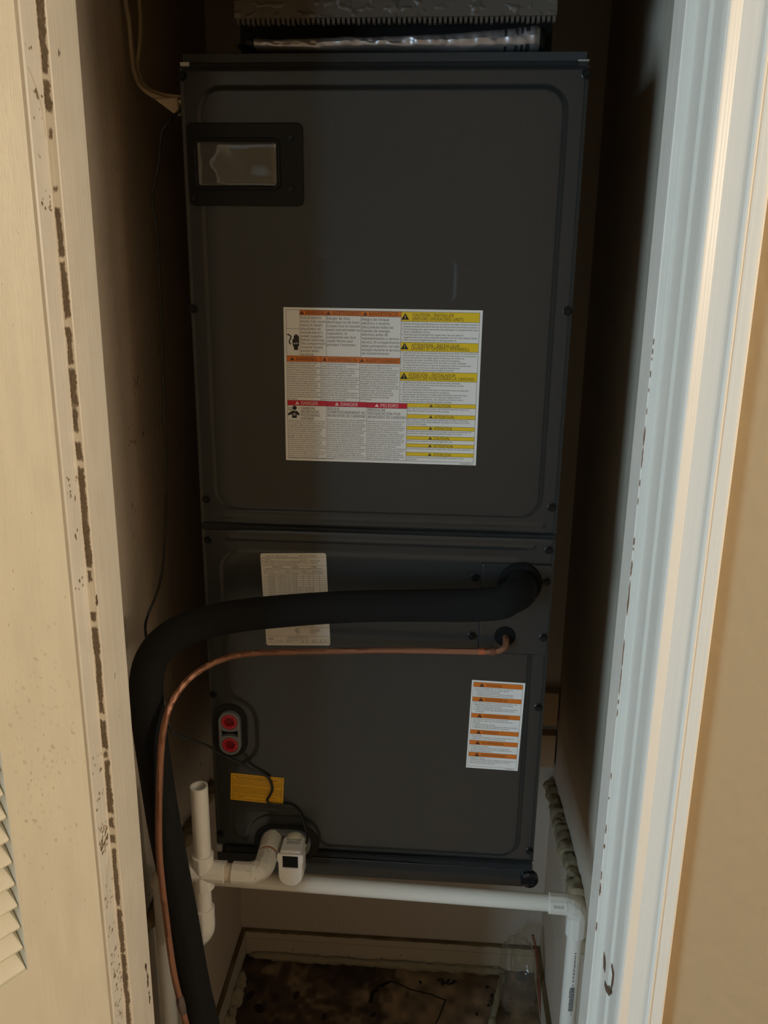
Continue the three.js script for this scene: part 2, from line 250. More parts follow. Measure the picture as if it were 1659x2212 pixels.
{ // left side of the frame: jamb board and the stop with its strip of old adhesive
  const t = new THREE.Group(); t.name = 'trim_1'; scene.add(t); struct(t, 'cream door jamb with a brown strip of old adhesive on its stop', 'door frame');
  const JX = -0.302, SX = -0.292, SZ0 = 0.252, SZ1 = 0.3216, JZ1 = 0.3535;
  const yAt = (v, z, x) => { const a = px(100 + v * 0.09, v, 'z', z); return a.y; };
  const jg = prism([[JX, JZ1 - 0.0015], [JX, SZ0], [-0.32, SZ0], [-0.32, JZ1], [JX - 0.0015, JZ1]], 0, JTOP);
  // arc length runs from the front corner back along the face that looks into the opening
  const front = yy => jg.userData.pts[1].x === JX;
  mesh('jamb', jg, markedPaint(jg, 0, JTOP, (g, X, Y, r, sx, sy) => {
    const T = jg.userData.len[jg.userData.len.length - 1], face = front() ? a => X(a) : a => X(T - a);
    for (const [v, n, s] of [[95, 3, 1.2], [195, 6, 2.2], [245, 3, 1.6], [340, 2, 1.4], [420, 3, 1.4], [440, 8, 1.6], [1040, 5, 1.6], [1075, 5, 1.8], [1160, 5, 1.8], [1260, 5, 2.0], [1640, 4, 1.5], [1668, 4, 2.2], [1730, 8, 1.6], [1790, 12, 2.0], [1815, 14, 2.6], [1830, 10, 2.4], [1925, 4, 2], [1960, 6, 1.8], [2005, 6, 1.8], [2070, 9, 1.7], [2100, 12, 1.8], [2130, 9, 1.8], [2165, 10, 1.8], [2200, 8, 1.8]])
      for (let k = 0; k < n; k++) { const y = yAt(v + (r() - 0.5) * 26, 0.34); fleck(g, face(0.002 + r() * 0.026), Y(y), 0.0011 * s * sx * (0.4 + r()), 0.0012 * s * sy * (0.4 + r()), r() < 0.7 ? DIRT : '#8a7657', r); }
    g.strokeStyle = '#c9bda4'; g.lineWidth = 2; for (const [va, vb, aa, ab] of [[150, 290, 0.004, 0.028], [1870, 1960, 0.026, 0.008]]) { g.beginPath(); g.moveTo(face(aa), Y(yAt(va, 0.34))); g.quadraticCurveTo(face(ab), Y(yAt((va + vb) / 2 - 20, 0.34)), face(ab), Y(yAt(vb, 0.34))); g.stroke(); }
  }, 256, 2048, [228, 220, 205], 3), t);
  const sg = prism([[JX, SZ1], [SX - 0.001, SZ1], [SX, SZ1 - 0.001], [SX, SZ0 + 0.001], [SX - 0.001, SZ0], [JX, SZ0]], 0, JTOP);
  const sFront = Math.abs(sg.userData.pts[1].y - SZ1) < 1e-6;
  mesh('stop', sg, markedPaint(sg, 0, JTOP, (g, X, Y, r, sx, sy) => {
    const T = sg.userData.len[sg.userData.len.length - 1], face = sFront ? a => X(a) : a => X(T - a);
    // adhesive band on the 9 mm front face: pixel rows of the photograph and how dark each run is
    for (const [va, vb, k] of [[-60, 165, 1], [165, 245, 0.95], [272, 300, 0.55], [395, 420, 0.5], [445, 560, 0.9], [560, 690, 0.95], [700, 790, 0.75], [790, 880, 0.95], [880, 935, 0.6], [950, 1000, 0.9], [1005, 1230, 1], [1230, 1260, 0.6], [1320, 1345, 0.9], [1350, 1545, 1], [1552, 1620, 0.9], [1620, 1640, 0.5], [1640, 1760, 1], [1765, 1790, 0.6], [1800, 1825, 0.7], [1830, 1960, 0.6], [1960, 2060, 0.75], [2060, 2240, 0.8]]) {
      const ya = yAt(va, SZ1), yb = yAt(vb, SZ1); 
      for (let y = yb; y < ya; y += 0.0005) {
        const e = Math.min(y - yb, ya - y), n1 = noise2(y * 70, 1, 40), n2 = 0.45 * noise2(y * 110, 2, 41) + 0.3 * noise2(y * 420, 3, 42) + 0.25 * noise2(y * 1500, 4, 45);
        for (let a = 0.0001; a < 0.0092; a += 0.0004) {
          const left = 0.0014 * n1 * n1 + 0.0008 * noise2(y * 800, 9, 47), right = (0.0052 + 0.0046 * n2) * (0.6 + 0.4 * k), g1 = noise2(a * 2600, y * 500, 48), g2 = noise2(a * 900, y * 160, 49);
          let c = clamp((a - left) / 0.0005) * clamp((right - a) / 0.0012 + 0.5 * (g1 - 0.3)); c *= (0.55 + 0.45 * k) * (0.7 + 0.45 * g2) * clamp(e / 0.003 - 1.4 * noise2(a * 500, y * 260, 53) + 0.3);
          if (c > 0.03) { const d = 0.75 + 0.4 * g1 - 0.18 * clamp((0.003 - a) / 0.002) * g2; g.fillStyle = `rgba(${(116 * d) | 0},${(98 * d) | 0},${(77 * d) | 0},${clamp(c).toFixed(2)})`; g.fillRect(Math.min(face(a), face(a + 0.0004)), Y(y), 0.0004 * sx + 0.6, 0.0005 * sy + 0.6); }
        }
      }
    }
    for (const [v, a, s] of [[120, 0.028, 2], [122, 0.031, 1.5], [1275, 0.0095, 3], [1460, 0.04, 1.5], [1542, 0.043, 1], [2110, 0.062, 4], [2120, 0.064, 4], [2135, 0.065, 3], [2150, 0.066, 5], [2180, 0.067, 3], [2190, 0.067, 4]]) for (let k = 0; k < 3; k++) fleck(g, face(a + (r() - 0.5) * 0.002), Y(yAt(v + (r() - 0.5) * 14, 0.29)), 0.0006 * s * sx, 0.0012 * s * sy, '#554731', r);
    g.strokeStyle = 'rgba(176,158,122,0.55)'; for (const a of [0.03, 0.041, 0.047, 0.05, 0.053]) { g.lineWidth = 1; g.beginPath(); for (let y = 0.5; y < 1.5; y += 0.02) { const q = [face(a + 0.0012 * noise2(y * 3, a * 900, 8)), Y(y)]; y > 0.5 ? g.lineTo(...q) : g.moveTo(...q); } g.stroke(); }
  }, 768, 2048, [226, 216, 198], 4), t);
}
{ // right side of the frame
  const t = new THREE.Group(); t.name = 'trim_2'; scene.add(t); struct(t, 'white door jamb with chipped stop edge beside the ochre wall', 'door frame');
  const JX = 0.3135, SX = 0.3029, SZ0 = 0.254, SZ1 = 0.299, JZ1 = 0.3375;
  const jg = prism([[JX, JZ1], [JX, SZ0], [0.325, SZ0], [0.325, JZ1]], 0, JTOP);
  const yAt = (v, z) => px(1440 - v * 0.09, v, 'z', z).y;
  mesh('jamb', jg, paint({ bumpMap: peelWall, bumpScale: 0.0002 }), t);
  const sg = prism([[JX, SZ1], [SX + 0.001, SZ1], [SX, SZ1 - 0.001], [SX, SZ0 + 0.001], [SX + 0.001, SZ0], [JX, SZ0]], 0, JTOP);
  const sFront = Math.abs(sg.userData.pts[1].y - SZ1) < 1e-6;
  mesh('stop', sg, markedPaint(sg, 0, JTOP, (g, X, Y, r, sx, sy) => {
    const T = sg.userData.len[sg.userData.len.length - 1], face = sFront ? a => X(a) : a => X(T - a);
    for (const [va, vb, w] of [[730, 745, 1], [752, 765, 1.1], [772, 778, 0.9], [800, 815, 1], [838, 846, 0.8], [880, 895, 0.7], [920, 965, 1.3], [965, 1012, 1], [1035, 1050, 1.1], [1075, 1090, 0.8], [1160, 1178, 1.4], [1182, 1188, 1], [1210, 1245, 1.4], [1252, 1330, 1.5], [1380, 1440, 1.1], [1440, 1500, 1], [1510, 1520, 1], [1530, 1548, 0.9], [1668, 1682, 1], [1720, 1726, 1], [1780, 1800, 1.1], [1822, 1832, 1.6], [1880, 1900, 1.2], [1905, 1935, 2], [1990, 2010, 1.6]]) {
      const ya = yAt(va, SZ1), yb = yAt(vb, SZ1); g.fillStyle = '#6b4a33'; g.beginPath(); const L = [], R = []; for (let k = 0; k <= 8; k++) { const y = yb + (ya - yb) * k / 8, e = Math.sin(k / 8 * Math.PI) ** 0.5; L.push([face(0.0100 - 0.0005 * w * e * (0.5 + r())), Y(y)]); R.push([face(0.0103 + 0.0005 * w * e * (0.4 + r())), Y(y)]); } [...L, ...R.reverse()].forEach((q, i) => i ? g.lineTo(...q) : g.moveTo(...q)); g.closePath(); g.fill();
    }
  }, 256, 2048, [224, 220, 210], 9, 3), t);
  // splintered gouge low on the jamb
  const gouge = [];
  for (const [x, pts] of [[JX, [[1305, 2056], [1308, 2068], [1309, 2084], [1307, 2102], [1304, 2090], [1304, 2070]]], [JX, [[1307, 2118], [1313, 2132], [1319, 2146], [1316, 2152], [1309, 2140], [1306, 2128]]], [0.3163, [[1316, 2068], [1323, 2084], [1327, 2104], [1325, 2124], [1319, 2148], [1321, 2126], [1323.5, 2106], [1321, 2088]]]]) {
    const sh = new THREE.Shape(); pts.forEach(([u, v], i) => { const p = px(u, v, 'x', x); i ? sh.lineTo(-p.z, p.y) : sh.moveTo(-p.z, p.y); }); sh.closePath();
    gouge.push(slab(sh, 0.0006, 0).rotateY(Math.PI / 2).translate(x - 0.0005, 0, 0));
  }
  mesh('bare_wood_gouge', merge(gouge), std(lin(0.13, 0.075, 0.045), 0.8), t, 'splintered bare wood gouge');
}
{ // casing on the hall side, right; a matching one on the left behind the door; head casing
  const prof = [[0.3165, 0.3375], [0.3163, 0.366], [0.3168, 0.3725], [0.318, 0.3752], [0.32, 0.376], [0.3225, 0.3755], [0.3275, 0.3735], [0.3315, 0.3715], [0.3385, 0.3722], [0.346, 0.3731], [0.3512, 0.3739], [0.3527, 0.3759], [0.3545, 0.3761], [0.3558, 0.3737], [0.3568, 0.3727], [0.363, 0.3729], [0.3695, 0.3726], [0.3722, 0.37], [0.3728, 0.364], [0.3728, FRONT], [0.3235, FRONT], [0.3235, 0.3375]];
  struct(mesh('trim_3', soft(prism(prof, 0, 2.11), 0.35), paint({ bumpMap: grey(256, (u, v) => noise2(u * 100, v * 5, 61, 100, 5), 1), bumpScale: 0.00025 })), 'white moulded door casing on the ochre wall', 'door casing');
  struct(mesh('trim_4', soft(prism(prof.map(([x, z]) => [-x + 0.004, z]).map(([x, z]) => [x, Math.min(z, 0.366)]), 0, 2.11), 0.35), paint()), 'white moulded door casing behind the open louvred door', 'door casing');
  struct(mesh('trim_5', merge([bx(-0.302, 0.3135, JTOP, JTOP + 0.02, BACKF, 0.3375), bx(-0.37, 0.3728, 2.065, 2.125, FRONT, 0.366)]), paint()), 'white head jamb and casing above the closet opening', 'door casing');
}
{ // door swung open about its left edge
  const door = new THREE.Group(); door.name = 'door_1'; scene.add(door); struct(door, 'cream louvred closet door swung open into the hall', 'door');
  door.position.set(-0.3045, 0, 0.3585); door.rotation.y = 0;
  const th = THREE.MathUtils.degToRad(124 - 90), W = 0.6, T = 0.035, ST = 0.094;
  // local frame: s along the door from the hinge, n out of its visible face
  const place = g => { g.applyMatrix4(new THREE.Matrix4().makeBasis(V(-Math.sin(th), 0, Math.cos(th)), V(0, 1, 0), V(-Math.cos(th), 0, -Math.sin(th)))); return g; };
  const dmap = canvas(256, 2048, (g, w, h) => {
    const im = g.createImageData(w, h);
    for (let j = 0; j < h; j++) for (let i = 0; i < w; i++) { const n = (noise2(i * 0.25, j * 0.012, 71) - 0.5) * 3 + (noise2(i * 0.03, j * 0.02, 72) - 0.5) * 8, k = (j * w + i) * 4; im.data[k] = 228 + n; im.data[k + 1] = 218 + n; im.data[k + 2] = 194 + n; im.data[k + 3] = 255; }
    g.putImageData(im, 0, 0);
    const r = rng(77), Y = y => (1 - y / 2.02) * h;
    for (let k = 0; k < 170; k++) { const y = 1.18 + (r() + r() - 1) * 0.16, s = r(); g.fillStyle = `rgba(120,98,62,${0.06 + 0.2 * r() * r()})`; g.beginPath(); g.ellipse(30 + s * 200, Y(y), 1 + 9 * r() * r(), 0.8 + 2 * r(), -0.3, 0, 7); g.fill(); }
    for (let k = 0; k < 45; k++) { g.fillStyle = `rgba(96,74,46,${0.3 + 0.4 * r()})`; fleck(g, r() * w, Y(0.85 + r() * 1.0), 0.7 + r(), 0.8 + 1.4 * r(), `rgba(110,86,54,${0.3 + 0.3 * r()})`, r); }
  });
  const dm = phys(lin(1, 1, 1), 0.45, { map: dmap, bumpMap: peelWall, bumpScale: 0.0003 }), rail = phys(lin(0.77, 0.7, 0.54), 0.45);
  const stile = s0 => { const g = bx(s0, s0 + ST, 0.012, 2.03, 0, T, 0); const p = g.attributes.position, u = g.attributes.uv; for (let i = 0; i < p.count; i++) u.setXY(i, (p.getX(i) - s0) / ST, (p.getY(i) - 0.012) / 2.02); return place(g); };
  mesh('stile', stile(0), dm, door); mesh('stile', stile(W - ST), dm, door);
  const L0 = 0.939, L1 = 1.9;
  for (const [a, b] of [[0.012, 0.2], [0.82, L0], [L1, 2.03]]) mesh('rail', place(bx(ST, W - ST, a, b, 0, T)), rail, door);
  mesh('lower_panel', place(bx(ST, W - ST, 0.2, 0.82, 0.012, 0.024)), rail, door);
  const slat = place((() => { const g = new RoundedBoxGeometry(W - 2 * ST, 0.041, 0.0065, 2, 0.0028); g.rotateX(0.72); return g.translate(W / 2, 0, T / 2); })());
  for (let y = L0 + 0.014, k = 0; y < L1 - 0.01; y += 0.0282, k++) { const m = mesh('louver_slat', slat, rail, door); m.position.y = y; }
}

// ---------------------------------------------------------------- baseboards and sealing foam round the closet floor
function dirtyBoard(seed) { return phys(lin(1, 1, 1), 0.6, { map: canvas(1024, 128, (g, w, h) => {
  const r = rng(seed); g.fillStyle = 'rgb(196,182,160)'; g.fillRect(0, 0, w, h);
  for (let x = 0; x < w; x += 2) { const a = noise2(x / 60, 3, seed), b = noise2(x / 25, 9, seed + 1); g.fillStyle = `rgba(84,64,30,${0.6 + 0.3 * a})`; g.fillRect(x, 0, 2, 3 + 5 * b); g.fillStyle = `rgba(50,34,14,${0.55 + 0.4 * b})`; g.fillRect(x, h - 2 - 12 * a * b, 2, 16); }
  g.fillStyle = 'rgba(90,70,40,0.5)'; g.fillRect(0, 36, w, 2);
  for (let k = 0; k < 60; k++) fleck(g, r() * w, h - r() * r() * 60, 1 + 3 * r(), 1 + 5 * r(), `rgba(60,42,18,${0.4 + 0.4 * r()})`, r);
}) }); }
const boardUV = (g, f) => { const p = g.attributes.position, u = g.attributes.uv; for (let i = 0; i < p.count; i++) u.setXY(i, f(p.getX(i), p.getZ(i)), p.getY(i) / 0.0767); return g; };
struct(mesh('baseboard_back', boardUV(bx(CX0 + 0.012, CX1 - 0.012, 0, 0.0767, CZ, CZ + 0.012, 0.002), (x, z) => (x - CX0) / 0.774), dirtyBoard(81)), 'mould-edged baseboard at the back of the closet', 'baseboard');
struct(mesh('baseboard_left', boardUV(bx(CX0, CX0 + 0.012, 0, 0.0767, CZ, BACKF, 0.002), (x, z) => (z - CZ) / 0.8), dirtyBoard(82)), 'mould-edged baseboard below the black hose', 'baseboard');
struct(mesh('baseboard_right', boardUV(bx(CX1 - 0.012, CX1, 0, 0.0767, CZ, BACKF, 0.002), (x, z) => (z - CZ) / 0.8), dirtyBoard(83)), 'mould-edged baseboard behind the white drain riser', 'baseboard');
function foamBead(pts, r0, seed, lump, o = {}) {                 // a string of bulging lobes
  const freq = o.freq || 34, len = pts.reduce((q, p, i) => i ? q + p.distanceTo(pts[i - 1]) : q, 0);
  return tube(pts, (t, a) => { const x = t * len * freq + 2.6 * noise2(t * len * 14, 2, seed) + 0.12 * Math.cos(a), k = Math.floor(x), f = x - k, lobe = Math.sqrt(Math.max(0.02, 1 - Math.abs(2 * f - 1) ** 2.6)), big = 0.8 + lump * (hash(k, 5, seed) - 0.4); return r0 * (0.72 + 0.28 * lobe) * big * (0.76 + 0.5 * noise2(Math.cos(a) * 1.7 + 5, Math.sin(a) * 1.7 + t * len * 60, seed + 3)) * clamp(Math.min(t, 1 - t) * 40, 0.25, 1); }, { seg: Math.round(len * 600), radial: 20 });
}
tag(mesh('foam_bead', foamBead([V(CX0 + 0.022, 0.008, CZ + 0.02), V(-0.1, 0.007, CZ + 0.02), V(0.1, 0.007, CZ + 0.02), V(0.3, 0.007, CZ + 0.02)], 0.0115, 91, 0.25, { freq: 14 }), M.foamPale), 'thin bead of yellowed spray foam along the back baseboard', 'spray foam');
tag(mesh('foam_bead', foamBead([V(CX0 + 0.02, 0.006, CZ + 0.07), V(CX0 + 0.021, 0.008, CZ + 0.18), V(CX0 + 0.02, 0.008, CZ + 0.32), V(CX0 + 0.02, 0.006, -0.08)], 0.0135, 95, 1.1, { freq: 22 }), M.foamPale), 'lumpy bead of yellowed spray foam along the left baseboard', 'spray foam');
{ // foam left on the side walls where an older platform stood
  const R = []; for (const [u, v] of [[1190, 1668], [1204, 1720], [1222, 1790], [1238, 1850], [1252, 1910], [1260, 1960], [1264, 2010], [1263, 2055]]) R.push(px(u - 6, v + 6, 'x', CX1 - 0.008));
  R[0].z = CZ + 0.012; 
  tag(mesh('foam_bead', foamBead(R, 0.0195, 97, 0.4, { freq: 34 }), M.foam), 'thick lumpy strip of dirty spray foam behind the drain elbow', 'spray foam');
  const L = []; for (const [u, v] of [[462, 1682], [440, 1722], [415, 1770], [395, 1805], [370, 1860], [345, 1915], [330, 1960], [318, 2005]]) L.push(px(u + 2, v + 8, 'x', CX0 + 0.006));
  tag(mesh('foam_bead', foamBead(L, 0.016, 98, 0.6, { freq: 40 }), M.foam), 'strip of dirty spray foam on the wall behind the tee', 'spray foam');
}
for (const [y0, y1, l] of [[0.612, 0.696, 'lower wooden cleat on the back wall just above the foam strip'], [0.721, 0.805, 'upper wooden cleat on the back wall beside the air handler']])
  tag(mesh('wooden_cleat', bx(CX0 + 0.004, CX1 - 0.004, y0, y1, CZ, CZ + 0.03, 0.002), M.wood), l, 'board');

// ---------------------------------------------------------------- air handler
const UX = 0.2665, UTOP = 1.9724, UBOT = 0.7265;
const unit = group('air_handler', 'tall dark grey air handler cabinet hung in the closet', 'air handler');
mesh('cabinet', merge([bx(-UX + 0.001, UX - 0.001, UBOT, UTOP, -0.53, -0.0065, 0.002)]), M.unit, unit);
mesh('top_flange', bx(-UX + 0.003, UX - 0.003, UTOP + 0.0005, UTOP + 0.012, -0.5, -0.008, 0.001), M.unit, unit);
const edgeRoll = (x, y, y0, y1) => -0.0022 * (1 - smooth(0, 0.004, Math.min(UX - Math.abs(x), y - y0, y1 - y)));
const upper = mesh('upper_panel', sheet(-UX, UX, 1.3425, 1.9665, 0.00205, (x, y) => {
  const d = sdBox(x, y, -0.001, 1.6545, 0.2405, 0.2865, 0.03);
  let z = 0.0022 * smooth(0.0035, -0.0035, d);
  const q = sdBox(x, y, 0.0115, 1.7005, 0.0935, 0.0265, 0.008); z -= 0.0007 * smooth(0.0022, -0.0022, q);
  const b = sdBox(x, y, 0.008, 1.3555, 0.24, 0.0024, 0.0024); z += 0.0012 * smooth(0.002, -0.002, b);
  return z + edgeRoll(x, y, 1.3425, 1.9665);
}, -0.006), M.unit, unit);
const PORT = [-0.2335, 0.9935], DRAIN = [-0.1475, 0.79];
const lower = mesh('lower_panel', sheet(-UX, UX, 0.7755, 1.335, 0.00205, (x, y) => {
  let d = sdBox(x, y, 0.0005, 1.0445, 0.2385, 0.2575, 0.03);
  d = smax(d, -sdBox(x, y, PORT[0] - 0.01, PORT[1], 0.053, 0.06, 0.042), 0.025);
  d = smax(d, -sdBox(x, y, DRAIN[0] - 0.002, DRAIN[1] - 0.01, 0.06, 0.06, 0.04), 0.02);
  let z = 0.0022 * smooth(0.0035, -0.0035, d);
  const b = sdBox(x, y, 0.004, 1.3215, 0.232, 0.0024, 0.0024); z += 0.0012 * smooth(0.002, -0.002, b);
  const l = sdBox(x, y, -0.19, 0.849, 0.028, 0.002, 0.002); z += 0.001 * smooth(0.002, -0.002, l);
  return z + edgeRoll(x, y, 0.7755, 1.335);
}, -0.006), M.unit, unit);
mesh('base_plate', merge([bx(-UX, 0.2525, UBOT, 0.7605, -0.006, 0.0005, 0.0015), bx(0.2525, UX, 0.7375, 0.7605, -0.006, 0, 0.0015)]), M.unit, unit);
// black sealing strips squeezed into the two seams
const strip = (x0, x1, yc, h) => tube(Array.from({ length: 12 }, (_, i) => V(x0 + (x1 - x0) * i / 11, yc(i / 11), -0.0015)), (t, a) => h(t) * (0.85 + 0.25 * noise2(t * 30, 1, 5)), { seg: 90, radial: 8 });
mesh('seam_gasket', strip(-UX + 0.002, UX - 0.003, t => 1.339, t => 0.0034 + 0.0018 * smooth(0.16, 0.05, t)), M.gasket, unit);
mesh('seam_gasket', strip(-UX + 0.014, UX - 0.002, t => 0.768, t => 0.0052 + 0.0028 * smooth(0.6, 0.85, t)), M.gasket, unit);
mesh('seam_gasket', bx(-UX + 0.012, UX - 0.016, 1.9665, 1.9715, -0.0062, -0.003), M.gasket, unit);
for (const [x0, x1, y0, y1] of [[-0.2645, -0.2525, 1.9675, 1.9722], [0.2515, 0.2655, 1.9712, 1.9726], [-0.2665, -0.2575, 0.762, 0.7745], [0.261, 0.2675, 0.7625, 0.7755], [0.2485, 0.262, 1.1505, 1.1535]]) mesh('corner_tab', bx(x0, x1, y0, y1, -0.006, 0.0008, 0.0004), M.bareMetal, unit, 'bare light metal tab');
// screws
const screwHead = merge([lathe([[0, 0], [0.0066, 0], [0.0066, 0.0008], [0.0058, 0.0014], [0.0045, 0.0016]], V(0, 0, 0), V(0, 0, 1), 24), at(new THREE.CylinderGeometry(0.0042, 0.0046, 0.0034, 6).rotateX(Math.PI / 2), 0, 0, 0.0033), at(new THREE.CylinderGeometry(0.0018, 0.0018, 0.0006, 12).rotateX(Math.PI / 2), 0, 0, 0.0052)]);
const putScrew = (u, v, parent, z = 0.0002) => { const s = mesh('screw', screwHead, M.screw, parent), p = pz(u, v, 0); s.position.set(p.x, p.y, z); s.rotation.z = u; };
for (const [u, v] of [[395, 165], [1267, 160], [419, 667], [1226, 672], [446, 1078], [1192, 1096]]) putScrew(u, v, upper, 0);
for (const [u, v] of [[449, 1166], [1186, 1188], [461, 1500], [1163, 1528], [476, 1800], [1144, 1838]]) putScrew(u, v, lower, 0);
for (const [u, v] of [[1026, 1246], [1019, 1372]]) putScrew(u, v, lower, 0.0031);
{ const p = pz(1143, 1899, 0); const k = mesh('rubber_foot_cap', lathe([[0, 0], [0.0148, 0], [0.0152, 0.004], [0.0145, 0.009], [0.0115, 0.0125], [0.006, 0.0138], [0.0045, 0.0128], [0, 0.0125]], V(p.x, p.y + 0.001, -0.004), V(0, 0, 1)), phys(lin(0.008, 0.008, 0.009), 0.22), unit, 'glossy black round cap'); }
// refrigerant line access plate
const access = mesh('access_plate', at(slab(roundRect(0.1605, 0.2625, 1.1525, 1.2955, 0.003), 0.0034, 0.0006), 0, 0, 0.0022), M.unit, unit);
mesh('seam', bx(0.1592, 0.1606, 1.1515, 1.296, 0.0008, 0.0040), M.gasket, access); mesh('seam', bx(0.1592, 0.262, 1.2954, 1.2964, 0.0008, 0.0040), M.gasket, access); mesh('seam', bx(0.1592, 0.25, 1.1505, 1.1527, 0.0008, 0.0044), M.gasket, access);
for (const [u, v] of [[1180, 1254], [1173, 1374]]) putScrew(u, v, access, 0.0056);
mesh('grommet', at(new THREE.TorusGeometry(0.026, 0.007, 12, 40), 0.217, 1.2665, 0.0055), M.rubber, access);
mesh('grommet', lathe([[0, 0.003], [0.008, 0.0035], [0.013, 0.003], [0.0162, 0.0012], [0.0165, -0.001]], V(0.199, 1.1805, 0.0044), V(0, 0, 1)), M.rubber, access);
{ // breaker window
  const f = mesh('breaker_cover', at(slab(roundRect(-0.2595, -0.1025, 1.7955, 1.8985, 0.008), 0.0042, 0.0012), 0, 0, 0.002), M.blackPlastic, unit, 'black breaker cover with bulged clear window');
  const sh = roundRect(-0.2495, -0.133, 1.8155, 1.8795, 0.008); sh.holes.push(roundRect(-0.2455, -0.137, 1.8195, 1.8755, 0.006));
  mesh('window_rim', at(slab(sh, 0.005, 0.0015), 0, 0, 0.0045), M.blackPlastic, f);
  const lens = sheet(-0.246, -0.1365, 1.819, 1.876, 0.00075, (x, y) => {
    const u = (x + 0.19125) / 0.0548, v = (y - 1.8475) / 0.0285, e = (1 - u ** 8) * (1 - v ** 8);
    let z = 0.0058 + 0.0058 * Math.pow(clamp(e), 0.55);
    z -= 0.0016 * Math.exp(-(((u - 0.42) / 0.5) ** 2 + (v / 0.75) ** 2)) * (1 + 0.2 * v * v);
    for (const s of [-1, 1]) z -= 0.0011 * Math.exp(-(((u + 0.72) / 0.17) ** 2 + ((v - s * 0.55) / 0.3) ** 2));
    z += 0.0007 * Math.sin(u * 5.5 + 1.2 * v) * (1 - u * u) * (1 - v * v);
    return z;
  }, 0.0045);
  mesh('window', lens, M.lens, f, 'bulged clear plastic window');
  for (const [u, v] of [[628, 298], [628, 410], [420, 430]]) { const p = pz(u, v, 0.005); const s = mesh('screw', screwHead, M.screw, f); s.position.set(p.x, p.y, 0.0048); s.scale.setScalar(0.85); }
}
{ // plugged upper drain ports
  const [cx, cy] = PORT;
  const gk = mesh('port_gasket', at(slab(stadium(0.0285, 0.0475), 0.0026, 0.0008, 20), cx - 0.0015, cy, 0.0002), M.gasket, unit);
  const sh = stadium(0.0178, 0.0385); const slot = new THREE.Path(); slot.moveTo(-0.0135, 0.0062); slot.quadraticCurveTo(0, 0.0005, 0.0135, 0.0062); slot.lineTo(0.0135, -0.0062); slot.quadraticCurveTo(0, -0.0005, -0.0135, -0.0062); slot.closePath(); sh.holes.push(slot);
  for (const s of [1, -1]) { const h = new THREE.Path(); h.absarc(0, s * 0.0207, 0.0132, 0, Math.PI * 2, true); sh.holes.push(h); }
  const pl = mesh('drain_port_plate', at(slab(sh, 0.009, 0.001, 24), cx, cy, 0.002), M.pvcGrey, unit, 'grey drain port plate with two red plugs');
  for (const s of [1, -1]) {
    const star = new THREE.Shape(); star.absarc(0, 0, 0.0128, 0, Math.PI * 2); const h = new THREE.Path();
    for (let k = 0; k <= 36; k++) { const a = k / 36 * 6.2832, q = k % 4 < 2 ? 0.0092 : 0.0073; k ? h.lineTo(Math.cos(a) * q, Math.sin(a) * q) : h.moveTo(Math.cos(a) * q, Math.sin(a) * q); } star.holes.push(h);
    const pg = mesh('plug', at(slab(star, 0.008, 0.0006, 24), cx, cy + s * 0.0207, 0.0025), M.redPlug, pl, 'red star-socket plug');
    const b = mesh('plug_socket', at(new THREE.CylinderGeometry(0.0094, 0.0094, 0.001, 24).rotateX(Math.PI / 2), cx, cy + s * 0.0207, 0.0042), M.redDeep, pl);
  }
}
{ // lower drain ports
  const [cx, cy] = DRAIN;
  mesh('port_gasket', at(slab(stadium(0.0555, 0.032), 0.0026, 0.0008, 20), cx + 0.0015, cy - 0.002, 0.0002), M.gasket, unit);
  const sh = stadium(0.0425, 0.0235); const slot = new THREE.Path(); slot.absellipse(0.002, 0.012, 0.006, 0.0045, 0, Math.PI * 2, true); sh.holes.push(slot);
  mesh('drain_port_plate', at(slab(sh, 0.012, 0.0015, 24), cx + 0.0005, cy + 0.001, 0.001), M.pvcGrey, unit, 'grey drain port plate behind the white pipe');
}

// ---------------------------------------------------------------- stickers on the air handler
const INK = '#1d1a18';
function sticker(name, label, corners, w, h, draw, r = 0.0006, z = 0.0024) {
  // corners: pixels of top left, top right, bottom right, bottom left on the cabinet front
  const P = corners.map(([u, v]) => pz(u, v, z)), c = P.reduce((a, p) => a.add(p), V(0, 0, 0)).multiplyScalar(0.25);
  const W = (P[0].distanceTo(P[1]) + P[3].distanceTo(P[2])) / 2, H = (P[0].distanceTo(P[3]) + P[1].distanceTo(P[2])) / 2;
  const dx = P[1].clone().sub(P[0]).add(P[2]).sub(P[3]), ang = Math.atan2(dx.y, dx.x);
  const g = new THREE.ExtrudeGeometry(roundRect(-W / 2, W / 2, -H / 2, H / 2, r), { depth: 0.0003, bevelEnabled: false, curveSegments: 6 }), p = g.attributes.position, u = g.attributes.uv;
  for (let i = 0; i < p.count; i++) u.setXY(i, p.getX(i) / W + 0.5, p.getY(i) / H + 0.5);
  const m = mesh(name, g, phys(lin(1, 1, 1), 0.45, { map: canvas(w, h, draw) }), unit, label);
  m.position.set(c.x, c.y, z); m.rotation.z = ang; return m;
}
function text(g, s, x, y, size, o = {}) { g.font = `${o.bold ? 'bold ' : ''}${size}px sans-serif`; g.fillStyle = o.fill || INK; g.textBaseline = 'alphabetic'; g.textAlign = o.align || 'left'; if (o.max && g.measureText(s).width > o.max) { g.save(); g.translate(x, y); g.scale(o.max / g.measureText(s).width, 1); g.fillText(s, 0, 0); g.restore(); } else g.fillText(s, x, y); }
function lines(g, arr, x, y, size, lead, max) { arr.forEach((s, i) => text(g, s, x, y + i * lead, size, { max })); }
